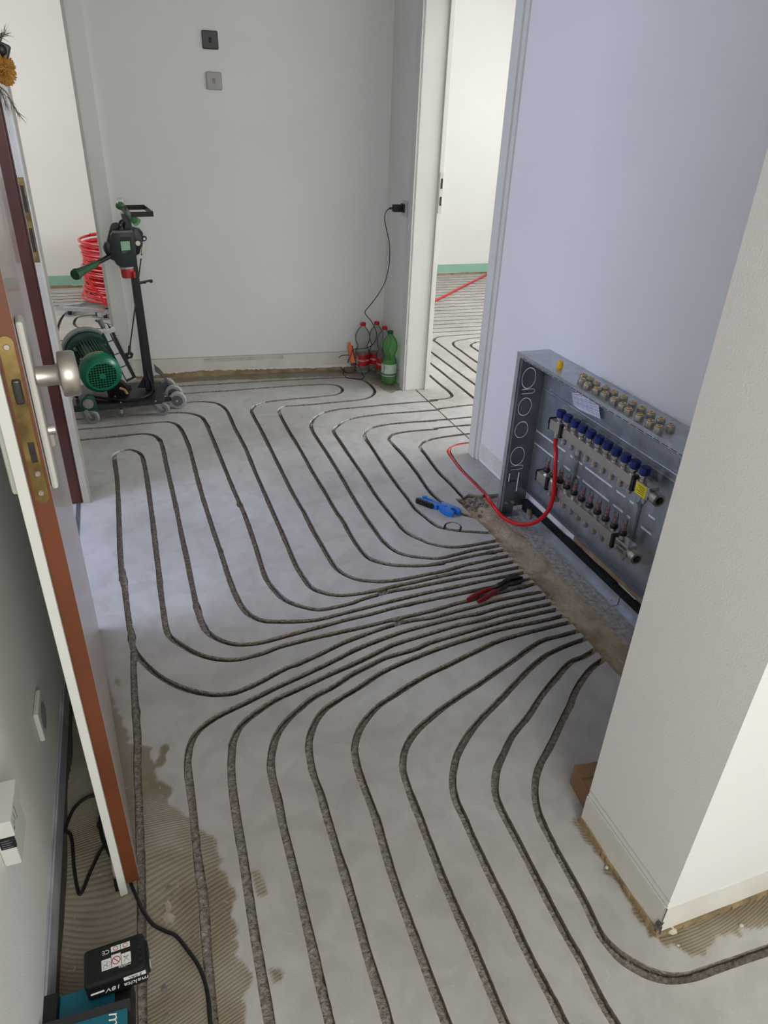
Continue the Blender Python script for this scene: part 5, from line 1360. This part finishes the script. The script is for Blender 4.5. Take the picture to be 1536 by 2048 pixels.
# curved fender above the wheels
b = MB()
fp = [C1(980, 1535, 4.02), C1(1030, 1570, 4.01), C1(1080, 1630, 4.0), C1(1125, 1700, 3.99), C1(1150, 1730, 3.98)]
fp = catmull(fp, 4)
for i in range(len(fp)-1):
    a, c = fp[i], fp[i+1]; dy = Vector((0, 0.11*(1-0.5*i/len(fp)), 0)); dy2 = Vector((0, 0.11*(1-0.5*(i+1)/len(fp)), 0))
    b.prism([a-dy*0.2, a+dy, c+dy2, c-dy2*0.2], (0, 0, -0.003))
b.build('fender', mat('scuffed_black', (46, 47, 50), 0.45, rgb2=(30, 31, 34), vscale=25), mc)
b = MB(); b.tube([(0.06, 3.99, ZB+0.002), (0.12, 4.0, 0.07), (0.165, 3.99, 0.05)], 0.006, 8, smooth=4); b.build('link_bar', DKSTEEL, mc)
# mast
pb, pt_ = C1(930, 1690, 3.945), C1(742, 190, 3.945)
mx0, mx1 = pb.x+0.006, pt_.x-0.004
b = MB(); b.prism([(mx0-0.026, 3.92, ZB), (mx0+0.026, 3.92, ZB), (mx1+0.018, 3.92, pt_.z), (mx1-0.018, 3.92, pt_.z)], (0, 0.05, 0)); bmesh.ops.bevel(b.bm, geom=b.bm.edges[:], offset=0.003, segments=1, affect='EDGES'); mast = b.build('mast', BLACKM, mc)
b = MB(); b.prism([(mx0-0.014, 3.9185, ZB+0.06), (mx0-0.010, 3.9185, ZB+0.06), (mx1-0.006, 3.9185, 0.76), (mx1-0.010, 3.9185, 0.76)], (0, -0.0012, 0)); b.build('weld_line', mat('mast_slot', (10, 10, 11), 0.6), mast)
b = MB(); b.prism([C1(828, 1690, 3.93), C1(905, 1560, 3.93), C1(960, 1560, 3.93), C1(960, 1690, 3.93)], (0, 0.008, 0)); b.build('gusset', BLACKM, mc)
# motor
Fc = C1(535, 1590, 3.79); Bc = C1(412, 1385, 4.06)
ma = (Bc-Fc).normalized()
L = (Bc-Fc).length
side = ma.cross(Vector((0, 0, 1))).normalized(); upm = side.cross(ma).normalized()
b = MB(); b.lathe([(0.080, 0.000), (0.098, 0.012), (0.104, 0.022), (0.104, 0.072), (0.0985, 0.075), (0.0985, 0.03), (0.080, 0.006)], Fc, ma, 44, cap=False); fan = b.build('fan_cover', GREENM, mc)
b = MB()
for k in range(-5, 6):
    h = math.sqrt(max(0, 0.080**2-(k*0.0142)**2))
    b.box(Fc+side*k*0.0142+ma*0.002, (0.0028, 2*h, 0.003), Matrix((side, upm, ma)).transposed()); b.box(Fc+upm*k*0.0142+ma*0.002, (2*h, 0.0028, 0.003), Matrix((side, upm, ma)).transposed())
b.lathe([(0.0, -0.0008), (0.015, -0.0008), (0.015, 0.004), (0, 0.004)], Fc, ma, 20); b.lathe([(0.074, 0.0), (0.083, 0.001), (0.083, 0.004), (0.074, 0.004)], Fc, ma, 44, cap=False)
b.build('grille', mat('grille_green', (24, 128, 92), 0.4), mc)
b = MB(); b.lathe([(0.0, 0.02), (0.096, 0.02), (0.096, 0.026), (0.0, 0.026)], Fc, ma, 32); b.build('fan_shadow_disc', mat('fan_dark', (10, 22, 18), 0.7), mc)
b = MB(); b.lathe([(0.082, 0.07), (0.082, L-0.03), (0.0, L-0.03)], Fc, ma, 40); mbody = b.build('motor_body', GREEND, mc)
fin = mat('finned_casting', (92, 124, 110), 0.45, 0.2, var=0.15, vscale=30)
for k in range(26):
    t = math.radians(-30+k*9.2); d = side*math.cos(t)+upm*math.sin(t)
    b = MB(); b.box(Fc+ma*(0.078+(L-0.12)/2)+d*0.088, (0.020, 0.0022, L-0.12), Matrix((d, ma.cross(d), ma)).transposed()); b.build('cooling_fin', fin if 40 < math.degrees(t) < 120 else GREEND, mc)
for s in (0.085, L-0.07):
    for t in (40, 140):
        d = side*math.cos(math.radians(t))+upm*math.sin(math.radians(t))
        b = MB(); b.box(Fc+ma*s+d*0.098, (0.016, 0.014, 0.022), Matrix((d, ma.cross(d), ma)).transposed(), 0.002); b.build('mounting_lug', fin, mc)
b = MB(); b.lathe([(0.10, -0.03), (0.112, -0.025), (0.116, 0.0), (0.116, 0.03), (0.0, 0.03)], Bc, ma, 44); b.build('end_shield', GREEND, mc)
b = MB(); b.lathe([(0.118, 0.012), (0.128, 0.012), (0.128, 0.05), (0.0, 0.05), (0.0, 0.046), (0.118, 0.046)], Bc, ma, 44, cap=False); b.build('guard_rim', mat('grey_guard', (142, 142, 140), 0.5, 0.3, var=0.1, vscale=20), mc)
b = MB(); b.box(C1(240, 1480, 3.98), (0.06, 0.1, 0.03), None, 0.004); b.build('terminal_box', fin, mc)
# yellow nameplate strip
b = MB(); p0 = Fc+ma*0.076; 
b.tube([p0+(side*math.cos(t)+upm*math.sin(t))*0.1032 for t in [math.radians(70+k*6) for k in range(14)]], 0.0022, 6); b.build('type_strip', mat('faded_yellow', (186, 178, 110), 0.6), mc)
# carriage: green side plate and silver telescopic cover
b = MB(); b.prism([C1(520, 1240, 3.90), C1(580, 1180, 3.90), C1(800, 1610, 3.90), C1(740, 1640, 3.90)], (0, 0.012, 0)); b.build('side_plate', GREEND, mc)
a, c = C1(545, 1180, 3.865), C1(768, 1600, 3.865)
d = (c-a); Ls = d.length; d.normalize(); nrm = Vector((0, 1, 0)).cross(d).normalized()
Rs = Matrix((d, Vector((0, 1, 0)), nrm)).transposed()
for k in range(4):
    s0, s1 = Ls*k/4, Ls*(k+1)/4-0.005
    b = MB(); b.box(a+d*((s0+s1)/2)+nrm*0.001*k-Vector((0, 0.003*k, 0)), (s1-s0, 0.018+0.003*k, 0.022+0.003*k), Rs); b.build('telescopic_cover', ALU, mc)
b = MB(); b.cyl(a-d*0.002, a-d*0.05, 0.012, 0.014, 8); b.build('cable_gland', mat('grey_gland', (120, 122, 120), 0.4, 0.5), mc)
b = MB(); b.prism([C1(570, 1140, 3.875), C1(620, 1190, 3.875), C1(820, 1600, 3.875), C1(790, 1612, 3.875)], (0, 0.02, 0)); b.build('guide_rail', BLACKM, mc)
b = MB(); b.box(C1(600, 1200, 3.862), (0.022, 0.02, 0.05), Rs, 0.002); b.build('rail_clip', ALU, mc)
for (u, v) in ((620, 1195), (655, 1245), (770, 1475), (805, 1525)):
    b = MB(); w = C1(u, v, 3.87); b.cyl(w, w+Vector((0, -0.012, 0)), 0.005, n=6); b.build('hex_bolt', NICKEL, mc)
# lever bracket and push rod
b = MB(); b.prism([C1(715, 1400, 3.89), C1(775, 1382, 3.89), C1(798, 1400, 3.89), C1(790, 1430, 3.89), C1(740, 1448, 3.89)], (0, 0.01, 0)); b.build('lever_bracket', BLACKM, mc)
b = MB(); w = C1(762, 1412, 3.888); b.cyl(w, w+Vector((0, -0.006, 0)), 0.005, n=12); b.build('lever_pin', NICKEL, mc)
b = MB(); b.tube([C1(760, 1395, 3.885), C1(765, 1330, 3.885)], 0.007, 10); b.build('rod_clevis', DKSTEEL, mc)
b = MB(); b.tube([C1(768, 1330, 3.885), C1(805, 1050, 3.90), C1(870, 520, 3.985)], 0.0035, 8); b.build('push_rod', DKSTEEL, mc)
b = MB(); b.cyl(C1(868, 540, 3.985), C1(882, 450, 3.985), 0.007, n=10); b.build('rod_end', NICKEL, mc)
# control head
def plate(pts, Y, dY, nm, m, bev=0.0, par=None):
    b = MB(); b.prism([C1(u, v, Y) for u, v in pts], (0, dY, 0))
    if bev: bmesh.ops.bevel(b.bm, geom=b.bm.edges[:], offset=bev, segments=2, affect='EDGES', profile=0.5)
    return b.build(nm, m, par or mc)
def arc(cu, cv, r, a0, a1, n=8): return [(cu+r*math.cos(math.radians(a0+(a1-a0)*k/n)), cv-r*math.sin(math.radians(a0+(a1-a0)*k/n))) for k in range(n+1)]
plate([(560, 470), (570, 560)]+[(620, 600), (700, 600), (705, 320)]+arc(645, 325, 48, 20, 170), 3.90, 0.006, 'switch_bracket', BLACKM)
plate([(785, 320), (850, 335), (880, 370), (870, 470), (850, 545), (815, 565), (790, 540)], 3.93, 0.05, 'pivot_housing', BLACKM, 0.003)
plate(arc(888, 415, 24, 100, -100)+[(850, 450), (850, 385)], 3.955, 0.008, 'rod_lug', BLACKM)
for (u, v, r) in ((835, 453, 0.012), (890, 415, 0.006), (858, 568, 0.008)):
    b = MB(); w = C1(u, v, 3.93); b.cyl(w, w+Vector((0, -0.008, 0)), r, n=16); b.build('hex_bolt', NICKEL, mc)
cbx = plate([(600, 390), (622, 352), (782, 342), (800, 380), (835, 655), (690, 660), (655, 640), (600, 555)], 3.835, 0.075, 'switch_box', BOXDK, 0.004)
plate([(612, 368), (625, 352), (780, 344), (790, 362), (640, 368)], 3.832, 0.004, 'box_top_edge', mat('dusty_plastic', (120, 116, 106), 0.7), 0, cbx)
plate([(680, 402), (775, 398), (790, 548), (698, 556)], 3.8335, 0.002, 'sticker', BPRINT, 0, cbx)
plate([(686, 440), (765, 436), (772, 512), (696, 518)], 3.8325, 0.0012, 'green_field', mat('pale_green_print', (150, 200, 160), 0.5), 0, cbx)
for k in range(2):
    plate([(698, 526+k*12), (750-14*k, 522+k*12), (750-14*k, 526+k*12), (698, 530+k*12)], 3.8325, 0.0012, 'text_line', mat('grey_print', (120, 124, 128), 0.6), 0, cbx)
plate([(545, 455), (600, 445), (615, 600), (575, 570), (548, 520)], 3.85, 0.05, 'rotary_switch', BLACKP, 0.004, cbx)
plate([(535, 480), (552, 470), (560, 530), (545, 520)], 3.86, 0.03, 'switch_lever', mat('brownish_red', (120, 60, 46), 0.5), 0.002, cbx)
pu, pd = C1(738, 655, 3.87), C1(755, 742, 3.87)
b = MB(); b.lathe([(0.026, -0.01), (0.028, 0.0), (0.031, 0.003), (0.032, 0.03), (0.031, (pd-pu).length), (0.027, (pd-pu).length+0.002), (0.025, 0.03)], pu, pd-pu, 28, cap=False); plg = b.build('power_plug', PLUGRED, mc)
b = MB(); b.lathe([(0.0305, -0.004), (0.0335, -0.002), (0.0335, 0.006), (0.0305, 0.008)], pu, pd-pu, 28); b.build('plug_collar', mat('pale_collar', (176, 168, 160), 0.5), plg)
b = MB(); b.box(C1(805, 720, 3.85), (0.012, 0.03, 0.03), None, 0.002); b.build('plug_flap', PLUGRED, plg)
b = MB(); w = C1(685, 345, 3.87); b.lathe([(0.016, -0.004), (0.016, 0.014), (0.012, 0.018), (0.010, 0.03)], w, (0, 0, 1), 12); b.build('cable_entry', BLACKP, cbx)
b = MB(); b.tube([C1(685, 318, 3.87), C1(686, 285, 3.872), C1(700, 268, 3.88), C1(715, 285, 3.90), C1(718, 330, 3.92)], 0.009, 10, smooth=5); b.build('supply_cable', RUBBER, mc)
# handle with green grip
b = MB(); b.tube([C1(640, 545, 3.88), C1(600, 563, 3.85), C1(470, 630, 3.74)], 0.0115, 12); b.build('handle_tube', BLACKM, mc)
h0, h1 = C1(485, 625, 3.752), C1(292, 728, 3.60)
hd = (h1-h0).normalized()
b = MB(); b.lathe([(0.013, 0.0), (0.0165, 0.01), (0.0155, 0.04), (0.017, 0.10), (0.022, 0.16), (0.026, (h1-h0).length-0.02), (0.023, (h1-h0).length-0.004), (0.0, (h1-h0).length)], h0, hd, 24); b.build('handle_grip', mat('dark_green_grip', (34, 76, 44), 0.6, var=0.1, vscale=20), mc)
# tray ring and T handle on top
t1, t2, t3, t4 = Z1(716, 150, 1.045), Z1(890, 146, 1.045), Z1(968, 205, 1.045), Z1(772, 210, 1.045)
for (p, q) in ((t1, t2), (t2, t3), (t3, t4), (t4, t1)):
    b = MB(); n = (q-p).cross(Vector((0, 0, 1))).normalized()*0.003
    b.prism([p+Vector((0, 0, -0.011)), q+Vector((0, 0, -0.011)), q+Vector((0, 0, 0.011)), p+Vector((0, 0, 0.011))], n); b.build('tray_bar', BLACKM, mc)
g0, g1 = C1(690, 140, 3.86), C1(815, 262, 3.80)
gd = (g1-g0).normalized()
b = MB(); b.cyl(g0, g1, 0.012, n=16); b.build('crank_shaft', mat('worn_grey_green', (126, 134, 120), 0.5, 0.3, var=0.1, vscale=20), mc)
b = MB(); b.ball(g0-gd*0.004, 0.020, 3, (1.1, 1, 0.9)); b.cyl(g0, g0+gd*0.02, 0.017, 0.012, 16); b.build('crank_knob', GREENG, mc)
b = MB(); b.cyl(g0+gd*0.05, g1+gd*0.012, 0.0115, 0.021, 18); b.build('crank_grip', mat('faded_green_grip', (96, 136, 98), 0.6, var=0.1, vscale=20), mc)
b = MB(); w = C1(803, 255, 3.78); b.lathe([(0.0, 0.004), (0.011, 0.004), (0.013, 0.0), (0.0155, 0.0), (0.0155, -0.02)], w, (0, -1, 0.3), 20, cap=False); b.build('grip_button', mat('bright_green_button', (44, 118, 62), 0.5), mc)
b = MB(); rc = C1(680, 92, 3.85); b.tube([C1(712, 205, 3.85), C1(708, 150, 3.85), C1(704, 95, 3.85), C1(690, 72, 3.85), C1(668, 72, 3.85), C1(656, 92, 3.85), C1(668, 120, 3.85), C1(700, 155, 3.85)], 0.0014, 6, smooth=4); b.build('spring_pin', NICKEL, mc)
b = MB(); b.tube([C1(712, 170, 3.85), C1(700, 185, 3.85), C1(680, 205, 3.85)], 0.0015, 6); b.build('pin_tail', NICKEL, mc)
b = MB(); b.prism([C1(690, 210, 3.90), C1(720, 200, 3.90), C1(790, 345, 3.90), C1(730, 345, 3.90)], (0, 0.03, 0)); b.build('head_bracket', BLACKM, mc)
# tool hook plate on the mast
hk = [(855, 790), (960, 770), (965, 785), (945, 795), (930, 785), (905, 790), (905, 800), (880, 800), (855, 805)]
plate(hk, 3.93, 0.03, 'hook_plate', BLACKM)
# bearing block, bolts and hose on the base plate
bbx = plate([(340, 1890), (345, 1850)]+arc(412, 1815, 60, 165, 15)+[(490, 1850), (498, 1880)], 3.75, 0.035, 'bearing_block', GREEND, 0.003)
b = MB(); w = C1(412, 1822, 3.75); b.cyl(w, w+Vector((0, -0.014, 0)), 0.017, n=20); b.cyl(w, w+Vector((0, -0.008, 0)), 0.026, n=24); b.build('bearing_shaft', NICKELD, mc)
for (u, v) in ((690, 1870), (480, 1890)):
    b = MB(); w = C1(u, v, 3.76); b.cyl(w, w+Vector((0, 0, -0.022)), 0.010, n=6); b.build('hex_bolt', NICKEL, mc)
for (u, v) in ((640, 1760), (690, 1812), (985, 1800)):
    b = MB(); w = Z1(u, v, ZB+0.002); b.cyl(w-Vector((0, 0, 0.004)), w+Vector((0, 0, 0.003)), 0.006, n=8); b.build('screw', NICKEL, mc)
b = MB(); b.tube([C1(910, 1540, 3.90), C1(935, 1620, 3.87), Z1(955, 1700, ZB+0.012), Z1(930, 1745, ZB+0.009), Z1(840, 1778, ZB+0.008), Z1(700, 1795, ZB+0.008), Z1(560, 1780, ZB+0.008), Z1(440, 1760, ZB+0.010)], 0.0065, 10, smooth=6); b.build('supply_cable', RUBBER, mc)
b = MB(); w = C1(668, 1730, 3.90); b.lathe([(0.03, -0.02), (0.055, -0.018), (0.055, 0.018), (0.03, 0.02)], Vector((w.x, 3.93, 0.115+0.0)), (0.3, 1, 0), 28); b.build('drive_roller', RUBBER, mc)
b = MB(); b.tube([Z1(680, 1690, ZB+0.04), Z1(720, 1705, ZB+0.03), Z1(745, 1740, ZB+0.008)], 0.007, 8, smooth=4); b.build('yellow_hose', mat('ochre_hose', (190, 150, 80), 0.5), mc)
b = MB(); b.box(C1(768, 1690, 3.86), (0.012, 0.012, 0.03), None, 0.002); b.build('small_valve', BLACKP, mc)
b = MB()
for k in range(9): b.ball(C1(300+14*(k % 3), 1660+26*k, 3.88+0.006*(k % 2)), 0.011, 1)
b.build('drive_chain', BLACKM, mc)

# ------------------------------------------------------------------ red pipe coil on its decoiler
cc = Vector((0.03, 6.36, 0))
R0 = 0.365
fr = thing('decoiler_frame', 'low galvanised steel decoiler frame on the floor under the red coil', 'decoiler', cc)
z0 = 0.052
p1, p2 = Z1(140, 1010, z0), Z1(505, 1062, z0); 
arm_a = (Vector((-0.541, 6.11, z0)), Vector((0.60, 6.62, z0)))
arm_b = (Vector((-0.226, 5.83, z0)), Vector((0.29, 6.92, z0)))
arm_c = (Vector((-0.541, 6.11, z0)), Vector((-0.15, 5.95, z0)))
for (p, q) in (arm_a, arm_b, arm_c):
    d = (q-p).normalized(); b = MB(); b.box((p+q)/2, ((q-p).length, 0.032, 0.03), Matrix((d, Vector((0, 0, 1)).cross(d), Vector((0, 0, 1)))).transposed(), 0.002); b.build('cross_bar', STEEL, fr)
    for e in (p+d*0.10, q-d*0.10):
        b = MB(); b.cyl((e.x, e.y, 0.003), (e.x, e.y, z0-0.012), 0.014, n=14); b.build('leg', BLACKP, fr)
        b = MB(); b.cyl((e.x, e.y, 0), (e.x, e.y, 0.006), 0.045, 0.04, 20); b.build('foot_disc', GREYR, fr)
b = MB(); b.cyl((cc.x, cc.y, z0+0.012), (cc.x, cc.y, 0.11), 0.03, n=16); b.build('pivot', STEEL, fr)
pts = []
NT = 21
for k in range(NT*20+1):
    t = 2*math.pi*k/20; turn = k/20
    z = 0.083+turn*0.0215+0.006*math.sin(2.3*turn)
    bulge = 0.0+0.045*max(0, 1-turn/5)+0.012*math.sin(turn*2.9)-0.010*(turn > 12)
    pts.append(cc+Vector(((R0-0.03+bulge)*math.cos(t+2.5), (R0-0.03+bulge)*math.sin(t+2.5), z)))
b = MB(); b.tube(pts, 0.0105, 8)
coil = thing('pipe_coil', 'coil of red heating pipe stacked in the room behind the machine', 'pipe coil', cc+Vector((0, 0, z0+0.02)))
b.build('outer_winding', RED, coil)
pts = []
for k in range(17*20+1):
    t = 2*math.pi*k/20; turn = k/20
    pts.append(cc+Vector(((R0-0.052)*math.cos(t+1), (R0-0.052)*math.sin(t+1), 0.10+turn*0.0235)))
b = MB(); b.tube(pts, 0.0095, 8); b.build('inner_winding', RED, coil)
lead = [C1(388, 720, 6.02), C1(430, 800, 6.0), C1(520, 900, 5.97), C1(610, 990, 5.94), Vector((0.25, 5.80, 0.08)), Vector((0.7, 5.45, 0.02)), Vector((1.25, 5.40, 0.012)), P(862, 605, 2, 0.012)-Vector((0.25, 0.16, 0)), P(862, 605, 2, 0.012), P(920, 576, 2, 0.012), P(975, 548, 2, 0.012), P(1010, 531, 2, 0.012)+Vector((0.0, 0.0, 0))]
lead[-1] = lead[-2]+(lead[-2]-lead[-3])*0.02
b = MB(); b.tube(lead, 0.0105, 10, smooth=8); tag(b.build('heating_pipe', RED, None, (2.2, 5.8, 0.0)), 'red pipe running loose from the coil across the bright room floor', 'pipe')

# ------------------------------------------------------------------ crumbs of plaster on the floor
chips = [(1340, 1860, .012, 'plaster chip at the corner of the jutting wall'), (1213, 1736, .005, 'tiny white plaster crumb on the hall side of the jutting wall'), (1482, 1853, .006, 'pale crumb on the bare strip at the right picture edge'), (1356, 1892, .004, 'small pale crumb in front of the jutting wall corner'), (1222, 1199, .007, 'white lump of plaster on the grey strip under the cabinet'), (1163, 1112+60, .004, 'reddish crumb in the trench')]
for i, (a, c, r, l) in enumerate(chips):
    z = -DEPTH if a in (1222, 1163) else 0
    w = P(a, c, 2, z); b = MB(); lump(b, w+Vector((0, 0, r*0.5)), r, 500+i)
    tag(b.build('plaster_chip', mat('pale_plaster', (206, 200, 184), 0.95, var=0.1, vscale=80), None, w, smooth=False), l, 'debris')
patch = [(330, 1808), (336, 1800), (344, 1812), (340, 1826), (352, 1834), (346, 1846), (332, 1846), (322, 1834), (332, 1824)]
b = MB(); b.prism([P(a, c, 2, 0.0) for a, c in patch], (0, 0, 0.0022)); tag(b.build('mortar_splash', mat('pinkish_mortar', (178, 166, 150), 0.95, rgb2=(150, 138, 122), vscale=60, bump=0.8, bscale=120), None, P(338, 1826), smooth=False), 'pale mortar splash on the combed adhesive beside the cable', 'debris')
for i, (a, c) in enumerate(((328, 1978), (333, 2030), (337, 1776), (343, 1791))):
    w = P(a, c); b = MB(); lump(b, w, 0.006 if i else 0.011, 700+i)
    for v in b.bm.verts: v.co.z *= 0.25
    tag(b.build('mortar_splash', mat('grey_mortar', (120, 116, 110), 0.95, var=0.15, vscale=60), None, w, smooth=False), ('grey flake on the adhesive right of the battery', 'grey flake near the lower left picture edge', 'upper small flake near the cable', 'lower small flake near the cable')[i], 'debris')
